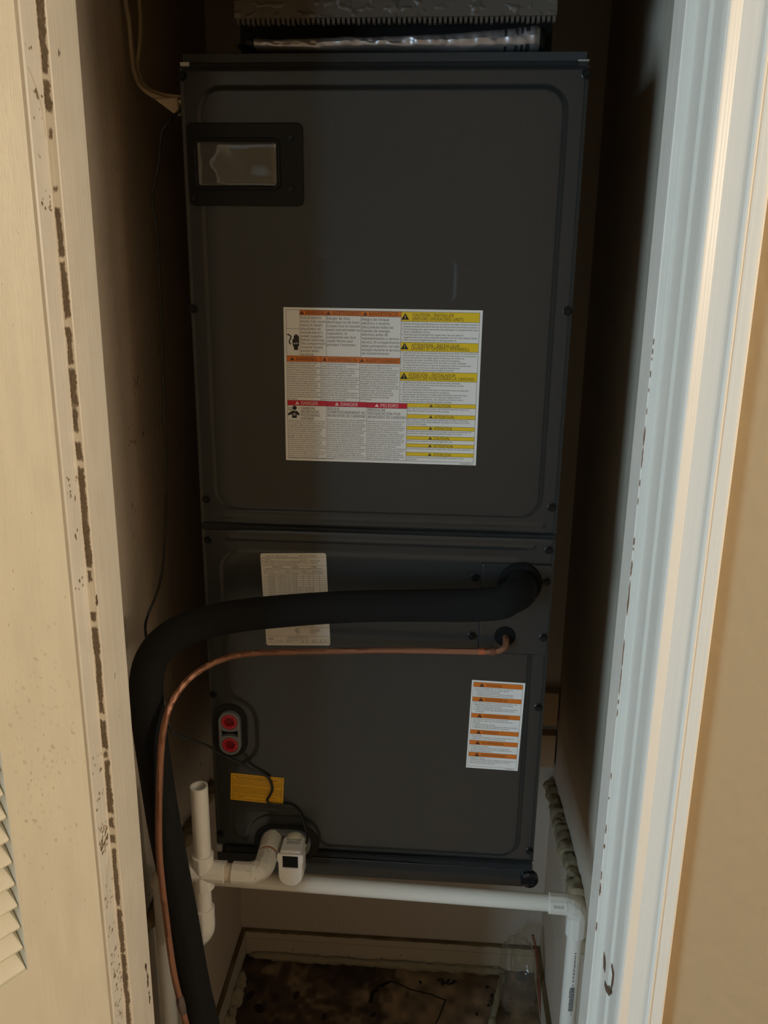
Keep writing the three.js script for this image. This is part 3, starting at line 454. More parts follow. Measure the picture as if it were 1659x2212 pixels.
function alertTri(g, x, y, s, fill = INK, mark = '#c9862c') { g.fillStyle = fill; g.beginPath(); g.moveTo(x, y - s); g.lineTo(x + s * 0.62, y); g.lineTo(x - s * 0.62, y); g.closePath(); g.fill(); g.fillStyle = mark; g.fillRect(x - s * 0.06, y - s * 0.66, s * 0.12, s * 0.36); g.fillRect(x - s * 0.06, y - s * 0.22, s * 0.12, s * 0.12); }
const ORANGE = '#d9731f', YELLOW = '#e8c21c', RED = '#c8102e', PAPER = '#e6e1d9';
sticker('warning_label', 'large white trilingual warning label with orange, yellow and red headings', [[612, 663], [1045, 671], [1026, 1005], [618, 994]], 1440, 1130, (g, w, h) => {
  g.fillStyle = PAPER; g.fillRect(0, 0, w, h);
  const bar = (x0, x1, y0, y1, col) => { g.fillStyle = col; g.fillRect(x0, y0, x1 - x0, y1 - y0); g.strokeStyle = INK; g.lineWidth = 2; g.strokeRect(x0, y0, x1 - x0, y1 - y0); };
  const head = (x0, x1, y0, y1, col, s, size, fill = INK) => { bar(x0, x1, y0, y1, col); g.font = `${size}px sans-serif`; const tw = Math.min(g.measureText(s).width, x1 - x0 - 50), tx = (x0 + x1) / 2 - tw / 2 + 18; text(g, s, tx, y1 - (y1 - y0 - size * 0.72) / 2, size, { fill, max: x1 - x0 - 50 }); alertTri(g, tx - 26, y1 - (y1 - y0 - size * 0.66) / 2, size * 0.72, fill, col); };
  g.strokeStyle = INK; g.lineWidth = 2; g.strokeRect(19, 18, 1401, 1092);
  const vline = (x, y0, y1) => { g.beginPath(); g.moveTo(x, y0); g.lineTo(x, y1); g.stroke(); };
  head(118, 313, 19, 54, ORANGE, 'WARNING', 34); head(313, 567, 19, 54, ORANGE, 'AVERTISSEMENT', 34); head(567, 857, 19, 56, ORANGE, 'ADVERTENCIA', 34);
  vline(118, 54, 346); vline(313, 54, 346); vline(567, 54, 346); vline(857, 18, 673); g.beginPath(); g.moveTo(19, 151); g.lineTo(118, 151); g.stroke();
  lines(g, ['Risk of electric', 'shock. Can cause', 'injury or death:', 'disconnect all', 'remote electric', 'power supplies', 'before servicing.', 'This compartment', 'must be closed', 'except when', 'servicing'], 124, 80, 24, 26.3, 186);
  lines(g, ['Danger de choc', 'électrique ou de mort.', 'Coupez tout le courant', 'avant tout entretien ou', 'reparation. le', 'compartim ent doit', 'rester ferme sauf', "pendant l'entretien."], 317, 82, 24.5, 26.8, 244);
  lines(g, ['Peligro de choque', 'eléctrico o muerte.', 'Desconecte todas las', 'fuentes de energía', 'eléctrica antes de', 'mantenimiento o servico', 'técnico. El compartimento', 'debe permanecer cerrado', 'excepto durante el servicio', 'de mantenimiento'], 572, 86, 24.5, 26.8, 280);
  // hand and wire pictogram
  g.strokeStyle = INK; g.lineWidth = 9; g.beginPath(); g.moveTo(24, 192); g.quadraticCurveTo(60, 200, 50, 222); g.quadraticCurveTo(28, 250, 52, 262); g.stroke();
  g.fillStyle = INK; g.beginPath(); g.moveTo(62, 228); g.lineTo(72, 226); g.lineTo(74, 200); g.lineTo(82, 200); g.lineTo(84, 190); g.lineTo(92, 190); g.lineTo(94, 194); g.lineTo(102, 195); g.lineTo(104, 202); g.lineTo(111, 203); g.lineTo(112, 270); g.lineTo(104, 282); g.lineTo(104, 304); g.lineTo(74, 304); g.lineTo(72, 284); g.lineTo(62, 262); g.closePath(); g.fill(); g.strokeStyle = PAPER; g.lineWidth = 3; g.beginPath(); g.moveTo(60, 264); g.lineTo(78, 252); g.lineTo(80, 262); g.lineTo(94, 250); g.lineTo(96, 260); g.lineTo(114, 252); g.stroke();
  g.strokeStyle = INK; g.lineWidth = 2;
  head(19, 271, 346, 388, ORANGE, 'WARNING', 34); head(271, 559, 346, 388, ORANGE, 'ADVERTENCIA', 34); head(559, 856, 348, 390, ORANGE, 'AVERTISSEMENT', 34); vline(271, 388, 673); vline(559, 388, 673);
  lines(g, ['Heating units should not be used', 'without routine inspection and', 'maintenance. If the building in which', 'any such device is located will be', 'vacant, care should be taken that', 'such device is routinely inspected and', 'maintained. In the event that the', 'building is exposed to freezing', 'temperatures, all water pipes should', 'be drained,the building should be', 'properly winterized, and the water', 'source should be closed. Should the', 'building be exposed to freezing', 'temperatures, any hydronic coil units', 'should be drained as well. In such', 'case, alternative heat sources should', 'be utilized.'], 24, 404, 14.6, 16.4, 244);
  lines(g, ['Las unidades de calefacción no deberán', 'usarse sin la inspección y el', 'mantenimiento de rutina. Si el edificio en el', 'que se encuentra el dispositivo estará', 'vacío, habrá que asegurarse de que el', 'dispositivo se inspeccione y reciba', 'mantenimiento de rutina. En caso de que el', 'edificio esté expuesto a temperaturas bajo', 'cero, todas las tuberías de agua deberán', 'drenarse, el edificio deberá acondicionarse', 'debidamente para el invierno y deberá', 'cerrarse el suministro de agua. En caso de', 'que el edificio esté expuesto a', 'temperaturas bajo cero, también deberán', 'drenarse todas las unidades de bobinas', 'hidrónicas. En ese caso, deberán utilizarse', 'fuentes de calor alternativas.'], 276, 406, 14.6, 16.2, 280);
  lines(g, ['Les unités de chauffage ne doivent pas être', 'utilisées sans une inspection et une', 'maintenance de routine. Si le bâtiment dans', "lequel l'appareil est installé est inoccupé, il", "faut s'assurer d'inspecter et de maintenir", "l'appareil de façon routinière. Dans le cas où", 'le bâtiment est exposé à des conditions de', "gel, toutes les conduites d'eau doivent être", 'vidangées. De plus, le bâtiment doit être', "correctement hivérnisé et l'entrée d'eau doit", 'être fermée. Si le bâtiment est exposé à des', 'conditions de gel, tous les appareils', 'serpentins à eau chaude doivent être', 'vidangés aussi. Dans un tel cas, il faut', 'utiliser un dispositif de chauffage', 'de rechange.'], 564, 410, 14.6, 16.6, 284);
  head(19, 312, 673, 711, RED, 'DANGER', 34, '#efe6dc'); head(312, 615, 675, 713, RED, 'DANGER', 34, '#efe6dc'); head(615, 914, 677, 716, RED, 'PELIGRO', 34, '#efe6dc'); vline(312, 711, 1110); vline(615, 713, 1110); vline(914, 690, 1110);
  lines(g, ['CARBON', 'MONOXIDE', 'POISONING', 'HAZARD'], 118, 742, 27, 25, 190); lines(g, ['RISQUE', "D'EMPOISONNEMENT AU", 'MONOXYDE DE CARBONE'], 318, 740, 27, 25.5, 288); lines(g, ['RIESGO DE', 'INTOXICACIÓN POR', 'MONÓXIDO DE CARBONO'], 622, 742, 27, 26, 286);
  // breathing pictogram
  g.fillStyle = INK; g.beginPath(); g.arc(72, 730, 16, 0, 7); g.fill(); g.beginPath(); g.moveTo(22, 772); g.lineTo(56, 752); g.lineTo(88, 752); g.lineTo(108, 770); g.lineTo(108, 788); g.lineTo(88, 778); g.lineTo(88, 806); g.lineTo(52, 806); g.lineTo(52, 778); g.lineTo(22, 788); g.closePath(); g.fill(); g.fillStyle = '#9b948c'; g.beginPath(); g.arc(70, 778, 11, 0, 7); g.fill(); const rr = rng(3); for (let k = 0; k < 60; k++) { g.fillStyle = rr() < 0.5 ? '#55504a' : '#8a847c'; g.fillRect(24 + rr() * 38, 722 + rr() * 34, 3, 3); }
  lines(g, ['Special warning for installation of furnaces', 'or air handling units in enclosed area such', 'as garages, utility rooms or parking areas.', 'Carbon monoxide producing devices (such', 'as automobile, space heater, gas water', 'heater, etc.) should not be operated in', 'enclosed areas such as unventilated', 'garages or utility rooms because of the', 'danger of carbon monoxide (CO) poisoning', 'resulting from the exhaust emissions. If a', 'furnace or air handler is installed in an', 'enclosed area and a carbon monoxide', 'producing device is operated therein, there', 'must be adequate direct outside ventilation.', 'Carbon monoxide emissions can be', 'recirculated throughout the structure if the', 'furnace or air handler is operating in any', 'mode. CO can cause serious illness', 'including permanent brain damage or death.'], 24, 832, 14.6, 15.6, 286);
  lines(g, ["Avertissement special au sujet de l'installation", "d'appareils de chauffage ou de traitement", "d'air dans des endroits clos, tels les garages,", "les locaux d'entretien et les stationnements.", 'Evitez de mettre en marche les appareils', 'produisant du monoxyde de carbone (tels que', 'les automobile, les appareils de chauffage', 'autonome, etc.) dans des endroits non', "ventilés tels que les d'empoisonnement au", 'monoxyde de carbone. Si vous devez faire', 'fonctionner ces appareils dans un endroit', "clos, assures-vous qu'il y ait une ventilation", "directe provenant de l'exterier. Les émissions", 'de monoxyde de carbone peuvent etre', "recircules dans les endroits clos, si l'appareil", "de chauffage ou de traitement d'air sont en", 'marche. Le monoxyde de carbone peut', 'causer des maladies graves telles que des', 'dommages permanents au cerveau et meme', 'la mort.'], 317, 818, 14.6, 15.6, 294);
  lines(g, ['Advertencia especial para la instalación de', 'calentadores ó manejadoras de aire en', 'áreas cerradas como estacionamientos ó', 'cuartos de servicio. Los equipos ó aparatos', 'que producen monóxido de carbono (tal', 'como automóvil, calentador de gas,', 'calentador de agua por medio de gas, etc)', 'no deben ser operados en áreas cerradas', 'debido al riesgo de envenenamiento por', 'monóxido de carbono (CO) que resulta de', 'las emisiones de gases de combustión. Si', 'el equipo ó aparato se opera en dichas', 'áreas, debe existir una adecuada', 'ventilación directa al exterior. Las emisiones', 'de monóxido de carbono pueden circular a', 'través del aparato cuando se opera en', 'cualquier modo. El monóxido de carbono', 'puede causar enfermedades severas como', 'daño cerebral permanente ó muerte.'], 620, 822, 14.6, 15.7, 290);
  const big = (y0, y1, a, b, x) => { bar(857, 1420, y0, y1, YELLOW); alertTri(g, 886, y1 - 12, 46, INK, YELLOW); text(g, a, x, y0 + 32, 30); text(g, b, x, y1 - 9, 30); };
  big(18, 86, 'CAUTION - INSTALLER', '(BEFORE OPERATING UNIT)', 938); big(233, 296, 'ATTENTION - INSTALLEUR', "(AVANT D' OPERER L'APPAREIL)", 936); big(445, 510, 'ATENCIÓN - INSTALADOR', '(ANTES DE FUNCIONAR LA UNIDAD)', 918);
  lines(g, ['1. Be sure all factory and field electrical connections are tight. A loose connection', '   produces excessive heat which destroys the electrical wire and terminal connector.', '2. On the heating units, adjust thermostat heat anticipator to correspond with value', '   listed in installation manual.', '3. Field wire lugs are designed for copper wire. See unit label for', '   suggested wire sizes, unless otherwise specified. Use min. 60c rating for wires.', '4. Wires should be retightened prior to turning power on.'], 862, 108, 15.5, 19, 550);
  lines(g, ['1. Soyez sûr que tous les raccordements électriques sont serrés. Un raccordement', '   lâche produit une chaleur excessive qui détruit le fil électrique et le connecteur.', '2. Sur les dispositifs de chauffage, ajustez le détecteur de chaleur du', "   thermostat à la valeur énumérée dans le manuel d'installation.", "3. Crochets de fil sont conçus pour le fils de cuivre consulter l'étiquette", '   sur l\'appareil dispositif pour le type de fil approprié. Utiliser au-moins des', '   fils de type 60c, à moins que celane soit spécifié différemment.', "4. Les fils doivent être resserrés avant d'établir le courant."], 862, 313, 15, 17.6, 550);
  lines(g, ['1. Asegúrese que todas las conexiones eléctricas estén apretadas.', '   Una conexión suelta produce exceso de calor que destruye el cable', '   eléctrico y la terminal eléctrica.', '2. Para las unidades de calefacción ajuste el termostato para corresponder', '   con el valor enumerado en el manual de instalación.', '3. Las terminales de lafuente de energía estan diseñados solamente para', '   cable de cobre. Vea la etiqueta en la unidad para sugerencias de', '   tamaños. Si no hay especificación, use cables de un mínimo de 60 c.', '4. Vuelva apretar los cables antes de encender la unidad.'], 862, 528, 15, 17.4, 550);
  for (const [y0, y1, s, t] of [[675, 704, 'CAUTION', ['Wet rags must be used to protect TXV (Thermal Expansion Valve) and', 'other heat sensitive components when brazing.']], [757, 786, 'ATTENTION', ['Des chiffons mouillés doivent être utilisés pour protéger le détenteur', "thermostatique et les autres éléments sensibles à la chaleur lors d'une", 'opération de brasage.']], [845, 872, 'ATENCIÓN', ['Se deben usar trapos húmedos para proteger la válvula de expansión del', 'termostato y otros componentes sensibles al soldar con cobre.']], [919, 946, 'CAUTION', ['All drain pan connections to be hand tightened only.']], [977, 1004, 'ATTENTION', ['Les raccords du bac récupération doivent être serrés à la main seulement.']], [1042, 1070, 'ATENCIÓN', ['Todas las conexiones del panel de drene deben apretarse a mano', 'únicamente.']]]) { bar(914, 1420, y0, y1, YELLOW); text(g, s, 1118, y1 - 3, 28, { align: 'left' }); alertTri(g, 1092, y1 - 4, 22, INK, YELLOW); lines(g, t, 917, y1 + 16, 14.6, 16, 498); }
  text(g, '0140A00984-A', 1418, 1126, 15, { align: 'right' });
});
sticker('rating_plate', 'white rating plate crossed by the black hose', [[565, 1195], [706, 1195], [712, 1394], [573, 1394]], 720, 1060, (g, w, h) => {
  g.fillStyle = '#ddd5c7'; g.fillRect(0, 0, w, h); g.strokeStyle = INK; g.lineWidth = 2;
  const L = (x0, y0, x1, y1) => { g.beginPath(); g.moveTo(x0, y0); g.lineTo(x1, y1); g.stroke(); };
  text(g, 'MODEL NO.   AMST36CU1400AA', 62, 36, 17); text(g, 'SERIAL NO.   2310109821', 420, 36, 17); L(14, 46, 712, 46);
  g.strokeRect(14, 54, 158, 74); L(14, 80, 172, 80); L(14, 104, 172, 104); L(82, 80, 82, 128); text(g, 'MOTOR', 56, 74, 16); text(g, 'AMP', 38, 100, 16); text(g, 'HP (W)', 102, 100, 16); text(g, '3.7', 44, 124, 15); text(g, '1/3 (249)', 92, 124, 15);
  lines(g, ['TEST EXTERNAL STATIC PRESSURE  in. W.C.  0.5', '                                                            [Pa]  124.4', 'MAXIMUM OUTLET TEMPERATURE 200°F [93.3°C]', '0 in.(0 cm) CLEARANCE FROM CABINET, PLENUM', 'AND DUCT FOR INSTALLATION.'], 184, 62, 15.5, 17.5, 330); lines(g, ['LABEL PART NO.', '0140A00780'], 536, 92, 16, 23, 120);
  L(14, 140, 712, 140); text(g, '208/240  VOLTS', 124, 160, 16, { bold: true }); text(g, '60  HERTZ', 340, 160, 16, { bold: true }); text(g, '1  PHASE', 545, 160, 16, { bold: true }); text(g, 'WHEN INSTALLING AN ACCESSORY HEAT KIT, PERMANENTLY IDENTIFY THE MODEL ON THIS PLATE', 40, 180, 14, { bold: true, max: 630 }); L(14, 192, 712, 192);
  const cols = [72, 182, 204, 270, 340, 386, 455, 522, 566, 634]; for (const x of cols) L(x, x > 204 && ![386, 566].includes(x) ? 214 : 192, x, 700); L(204, 214, 712, 214); L(72, 238, 712, 238); text(g, 'CIRCUIT 1', 260, 210, 15); text(g, 'CIRCUIT 2', 442, 210, 15); text(g, 'SINGLE POINT KIT', 572, 210, 13, { max: 136 }); text(g, 'MARK', 24, 210, 14); text(g, 'HERE', 26, 230, 14); text(g, 'HEATER KIT', 84, 210, 14); text(g, 'MODEL NO.', 84, 230, 14);
  ['H.D.', 'M.C.A.', 'M.O.P.', 'H.D.', 'M.C.A.', 'M.O.P.', 'M.C.A.', 'M.O.P.'].forEach((s, i) => text(g, s, [216, 280, 344, 398, 466, 526, 574, 642][i], 231, 14, { max: 42 }));
  const models = ['NO HEAT KIT', 'HKTSD05X1', 'HKTSD05XC', 'HKTSD08X1', 'HKTSD08XC', 'HKTSD10X1', 'HKTSD10XC', 'HKTSD15XA', 'HKTSD15XB', 'HKTSD19CA', 'HKTSD20DA', 'HKTSD20DB'], r = rng(12);
  models.forEach((m, i) => { const y = 238 + (i + 1) * 23; L(14, y, i < 6 ? 712 : 712, y); text(g, m, 78, y - 5, 14, { max: 98 }); text(g, '1', 190, y - 5, 13); text(g, (3 + i * 1.3).toFixed(1) + '/' + (4 + i * 1.5).toFixed(1), 212, y - 5, 14, { max: 54 }); text(g, Math.round(4 + i * 7) + '/' + Math.round(5 + i * 8), 284, y - 5, 14); text(g, (15 + 5 * i) + '/' + (15 + 5 * i), 346, y - 5, 14, { max: 38 }); if (i > 5) { text(g, '4.8/6.0', 396, y - 5, 14); text(g, '25/30', 470, y - 5, 14); text(g, '30/30', 528, y - 5, 14, { max: 36 }); } });
  text(g, 'USE COPPER OR ALUMINUM WIRE · R-410A or other as marked', 120, 838, 15, { max: 500 }); L(14, 850, 712, 850);
  g.strokeStyle = INK; g.lineWidth = 5; g.beginPath(); g.arc(362, 882, 22, 0.5, 6.0); g.stroke(); text(g, 'ETL', 346, 890, 17, { bold: true }); text(g, 'LISTED', 340, 920, 15); text(g, 'Intertek', 338, 938, 13);
  lines(g, ['HEAT PUMP/AIR', 'CONDITIONER', 'SECTION'].map((s) => s), 500, 880, 16, 19, 130); g.lineWidth = 2; L(14, 950, 712, 950);
  text(g, 'MANUFACTURING COMPANY L.P.', 360, 966, 14, { align: 'center' }); text(g, '19001 KERMIER RD. WALLER, TX 77484', 360, 984, 14, { align: 'center' }); text(g, '2023', 28, 992, 25, { bold: true }); text(g, '92991', 40, 1014, 13); text(g, 'MOTOR: INDIA', 100, 1014, 14); lines(g, ['MAXIMUM ALLOWABLE', 'PRESSURE'], 222, 1004, 14, 17, 146); lines(g, ['PSIG', '[MPa]'], 392, 1004, 14, 17, 40); lines(g, ['450', '3.10'], 446, 1004, 14, 17, 40); lines(g, ['TEST', 'PRESSURE'], 516, 1004, 14, 17, 70); lines(g, ['PSIG', '[MPa]'], 598, 1004, 14, 17, 40); lines(g, ['465', '3.21'], 656, 1004, 14, 17, 40); L(14, 1028, 712, 1028);
}, 0.0035);
sticker('warning_label', 'tall white warning label with six orange headings', [[1018, 1469], [1133, 1475], [1120, 1666], [1008, 1657]], 600, 1120, (g, w, h) => {
  g.fillStyle = PAPER; g.fillRect(0, 0, w, h); g.strokeStyle = INK; g.lineWidth = 2; g.strokeRect(20, 24, 555, 1070);
  const rows = [[25, 82, 'WARNING', ['This coil is shipped with 150-200 p.s.i.g. pressure.', 'Follow these instructions to prevent injuries.', '1.  Remove the access fitting cap.', '2.  Depress the valve stem to release the pressure.', '3.  Put the access fitting cap back on the assembly.']], [207, 262, 'ADVERTENCIA', ['Esta bobina se envia con una presión de 150-200 p.s.i.g.', 'Respete estas instrucciones para prevenir lesiones.', '1.  Quite la tapa de ajuste de acceso.', '2.  Oprima el vástago de la válvula para liberar la presión.', '3.  Vuelva a colocar la tapa de ajuste de acceso sobre', '     el conjunto.']], [413, 468, 'AVERTISSEMENT', ['Ce serpentin est envoyé avec une pression de', '150 à 200 psi. Suivez ces instructions pour éviter les', 'blessures.', "1.  Retirez le bouchon d'accès.", '2.  Appuyez sur la tige de soupape pour réduire la pression.', "3.  Remettre le bouchon d'accès sur l'assemblée."]], [622, 676, 'WARNING', ['Burn hazard!', 'Contains R410A refrigerant. Use proper service tools to', 'avoid burns or other serious personal injury.']], [757, 813, 'ADVERTENCIA', ['¡Riesgo de quemadura!', 'Contiene refrigerante R410A. Use las herramientas', 'de servicio adecuadas para evitar quemaduras u otras', 'lesiones personales severas.']], [912, 967, 'AVERTISSEMENT', ['Risque de brûlures!', 'Contient du réfrigérant R410A. Utilisez les outils appropriés', "pour l'entretien afin d'éviter les brûlures ou d'autres", 'blessures personnelles sérieuses.']]];
  for (const [a, b, s, t] of rows) { g.fillStyle = ORANGE; g.fillRect(20, a, 555, b - a); g.strokeRect(20, a, 555, b - a); alertTri(g, 116, b - 5, 45, '#2a1708', ORANGE); text(g, s, 162, b - 12, 40, { fill: '#3a1d0c' }); lines(g, t, 40, b + 23, 19.5, 22, 520); }
  text(g, '0140A00019-C', 560, 1112, 16, { align: 'right' });
});
sticker('cleaning_label', 'yellow cleaning notice with a black wire hanging across it', [[499, 1669], [614, 1681], [611, 1738], [498, 1727]], 900, 520, (g, w, h) => {
  g.fillStyle = '#e0a810'; g.fillRect(0, 0, w, h); g.strokeStyle = INK; g.lineWidth = 5; g.strokeRect(38, 34, 826, 455);
  text(g, 'Aluminum Coil Cleaning Recommendation', 450, 82, 36, { bold: true, align: 'center' }); g.fillStyle = INK; g.fillRect(130, 88, 640, 3);
  lines(g, ['This unit is equipped with an aluminum tube evaporator coil. The safest', 'way to clean the evaporator coil is to simply flush the coil with water.', 'This cleaning practice remains as the recommended cleaning method', 'for both copper tube and aluminum tube residential cooling coils.'], 52, 124, 26, 28, 800);
  lines(g, ['An alternate cleaning method is to use one of the products listed in the', 'technical publication. Do not proceed to the documenting with this unit.', 'to clean the coils. The cleaners listed are the only acceptable cleaners safe', 'with compounds used to clean residential aluminum tube coils. Technical note', 'TP-110 is also available on the web site in Partner Link > Service Toolkit.'], 52, 258, 26, 28, 810);
  lines(g, ['NOTE: Ensure coils are rinsed well after the use of any chemical', '            cleaners.'], 52, 420, 26, 28, 780); text(g, '0140A00086', 820, 470, 20, { align: 'right' });
});

// ---------------------------------------------------------------- above the cabinet
{
  const pl = group('supply_duct', 'brown taped supply duct rising from the cabinet top', 'duct');
  mesh('plenum', bx(-0.2, 0.225, UTOP + 0.012, 2.05, -0.48, -0.07, 0.002), M.black, pl);
  mesh('duct_body', bx(-0.187, 0.219, 2.04, CEIL, -0.46, -0.008, 0.004), M.duct, pl);
  const band = sheet(-0.189, 0.2205, 2.0215, 2.0415, 0.0016, (x, y) => 0.001 + 0.0035 * noise2(x * 60, y * 160, 51) + 0.0025 * noise2(x * 170, y * 260, 52), -0.008);
  const tape = mesh('tape_band', band, M.ductTape, pl);
  const teeth = []; const r = rng(8); for (let x = -0.187; x < 0.219; x += 0.0065) teeth.push(bx(x, x + 0.0036, 2.0165 - 0.002 * r(), 2.0225, -0.006, 0.001 + 0.001 * r()));
  mesh('serrated_edge', merge(teeth), M.ductTape, pl);
  // foil-wrapped insulation lying on the cabinet top
  const N = 120, K = 20, P = [], U = [], I = [];
  const topE = [[515, 97], [545, 88], [600, 90], [700, 87], [800, 85], [900, 82], [1000, 75], [1100, 66], [1163, 57], [1176, 62]], botE = [[515, 104], [545, 112], [600, 113], [690, 117], [800, 113], [900, 114], [1000, 117], [1050, 114], [1163, 112], [1176, 110]];
  const along = (E, t) => { const u = 515 + t * 661; let k = 0; while (k < E.length - 2 && E[k + 1][0] < u) k++; const f = (u - E[k][0]) / (E[k + 1][0] - E[k][0]); return [u, E[k][1] + (E[k + 1][1] - E[k][1]) * f]; };
  for (let i = 0; i <= N; i++) { const t = i / N, a = pz(...along(topE, t), -0.03), b = pz(...along(botE, t), -0.03), c = a.clone().add(b).multiplyScalar(0.5), hy = (a.y - b.y) / 2, hz = 0.022;
    for (let j = 0; j <= K; j++) { const q = j / K * Math.PI * 2, n = 1 + 0.25 * (noise2(t * 22, Math.cos(q) * 1.5 + 4, 55) - 0.5) + 0.2 * (noise2(t * 60, Math.sin(q) * 2 + 9, 56) - 0.5), e = clamp(Math.min(t, 1 - t) * 30, 0.35, 1); const zc = Math.sign(Math.cos(q)) * Math.abs(Math.cos(q)) ** 0.7 * hz * e * n, yc = Math.sign(Math.sin(q)) * Math.abs(Math.sin(q)) ** 0.8 * hy; P.push(c.x, c.y + yc, c.z + zc + 0.006 * (noise2(t * 9, 3, 57) - 0.5)); U.push(t, j / K); } }
  for (let i = 0; i < N; i++) for (let j = 0; j < K; j++) { const a = i * (K + 1) + j, b = a + K + 1; I.push(a, b, a + 1, b, b + 1, a + 1); }
  const g = new THREE.BufferGeometry(); g.setAttribute('position', new THREE.Float32BufferAttribute(P, 3)); g.setAttribute('uv', new THREE.Float32BufferAttribute(U, 2)); g.setIndex(I); g.computeVertexNormals();
  const fm = M.foil.clone(); fm.map = canvas(1024, 64, (c, w, h) => { c.fillStyle = '#fff'; c.fillRect(0, 0, w, h); c.fillStyle = '#1c2226'; for (const u of [1088, 1091, 1111, 1115, 1123, 1126, 1134, 1137, 1140]) for (const v0 of [6, 52]) c.fillRect((u - 515) / 661 * w, v0 + (u % 3), 3, 9); c.fillStyle = '#343a3c'; c.fillRect(0, 0, 62, h); c.fillRect(1006, 0, 18, h); });
  tag(mesh('foil_insulation', g, fm), 'crumpled silver foil-faced insulation lying on the cabinet top', 'insulation');
}

// ---------------------------------------------------------------- refrigerant lines
const hosePts = [V(0.217, 1.2665, 0.008), V(0.2165, 1.2665, 0.03), V(0.211, 1.2655, 0.048), V(0.196, 1.263, 0.061), ...[[1090, 1300, 0.066], [1040, 1306, 0.067], [920, 1308, 0.068], [800, 1309, 0.07], [690, 1314, 0.074], [600, 1321, 0.08], [510, 1331, 0.088], [440, 1346, 0.097], [388, 1365, 0.105], [350, 1392, 0.112], [327, 1425, 0.118], [317, 1465, 0.124], [317, 1520, 0.13], [324, 1580, 0.135], [334, 1650, 0.141], [346, 1730, 0.145], [358, 1800, 0.148], [377, 1895, 0.149], [394, 1980, 0.149], [412, 2080, 0.149], [425, 2150, 0.149], [440, 2212, 0.149], [465, 2330, 0.124], [500, 2500, 0.12]].map(a => pz(...a))];
const hose = group('suction_line', 'thick black foam-insulated refrigerant hose bending down from the cabinet', 'hose');
mesh('insulation', tube(hosePts, (t, a) => 0.0236 + 0.0012 * (noise2(t * 14, 1, 63) - 0.5) + (t > 0.8 ? 0.0016 * Math.sin(t * 70) * noise2(Math.cos(a) + 3, t * 30, 64) : 0), { seg: 220, radial: 28 }), M.rubber, hose);
const copPts = [V(0.2, 1.1795, 0.002), V(0.2, 1.179, 0.0115), V(0.2, 1.1765, 0.0185), V(0.1988, 1.172, 0.0232), V(0.1955, 1.1682, 0.0255), V(0.1905, 1.1662, 0.0265), ...[[1062, 1407, 0.027], [1000, 1407, 0.0285], [900, 1405, 0.031], [800, 1405, 0.035], [700, 1407, 0.04], [600, 1409, 0.05], [540, 1412, 0.06], [490, 1421, 0.075], [445, 1440, 0.092], [410, 1465, 0.11], [383, 1496, 0.13], [365, 1530, 0.149], [354, 1570, 0.162], [348, 1620, 0.17], [345, 1680, 0.175], [343, 1760, 0.179], [344, 1840, 0.181], [350, 1910, 0.181], [358, 1975, 0.181], [366, 2040, 0.181], [377, 2110, 0.181], [390, 2165, 0.181], [402, 2212, 0.181], [430, 2330, 0.178], [465, 2480, 0.17]].map(a => pz(...a))];
const cop = group('liquid_line', 'bare copper refrigerant tube curving down in front of the black hose', 'copper pipe');
mesh('tube', tube(copPts, 0.0049, { seg: 240, radial: 16 }), M.copper, cop);
{ const a = pz(1069, 1407, 0.0268), b = pz(1058, 1407, 0.0272); mesh('coupling', cyl(a, b, 0.0064), M.copperDark, cop, 'dark brazed coupling'); const c = pz(1046, 1407, 0.0274), d = pz(1034, 1407, 0.0276); mesh('scorched_braze', cyl(c, d, 0.0052), phys(lin(0.5, 0.14, 0.06), 0.5, { metalness: 0.5 }), cop);
  mesh('scorched_braze', tube([[387, 2151], [391, 2168], [396, 2188]].map(q => pz(...q, 0.181)), t => 0.0052 + 0.0014 * Math.sin(t * Math.PI), { seg: 16 }), phys(lin(0.14, 0.1, 0.085), 0.5, { metalness: 0.5 }), cop, 'dark scorched brazed joint'); }

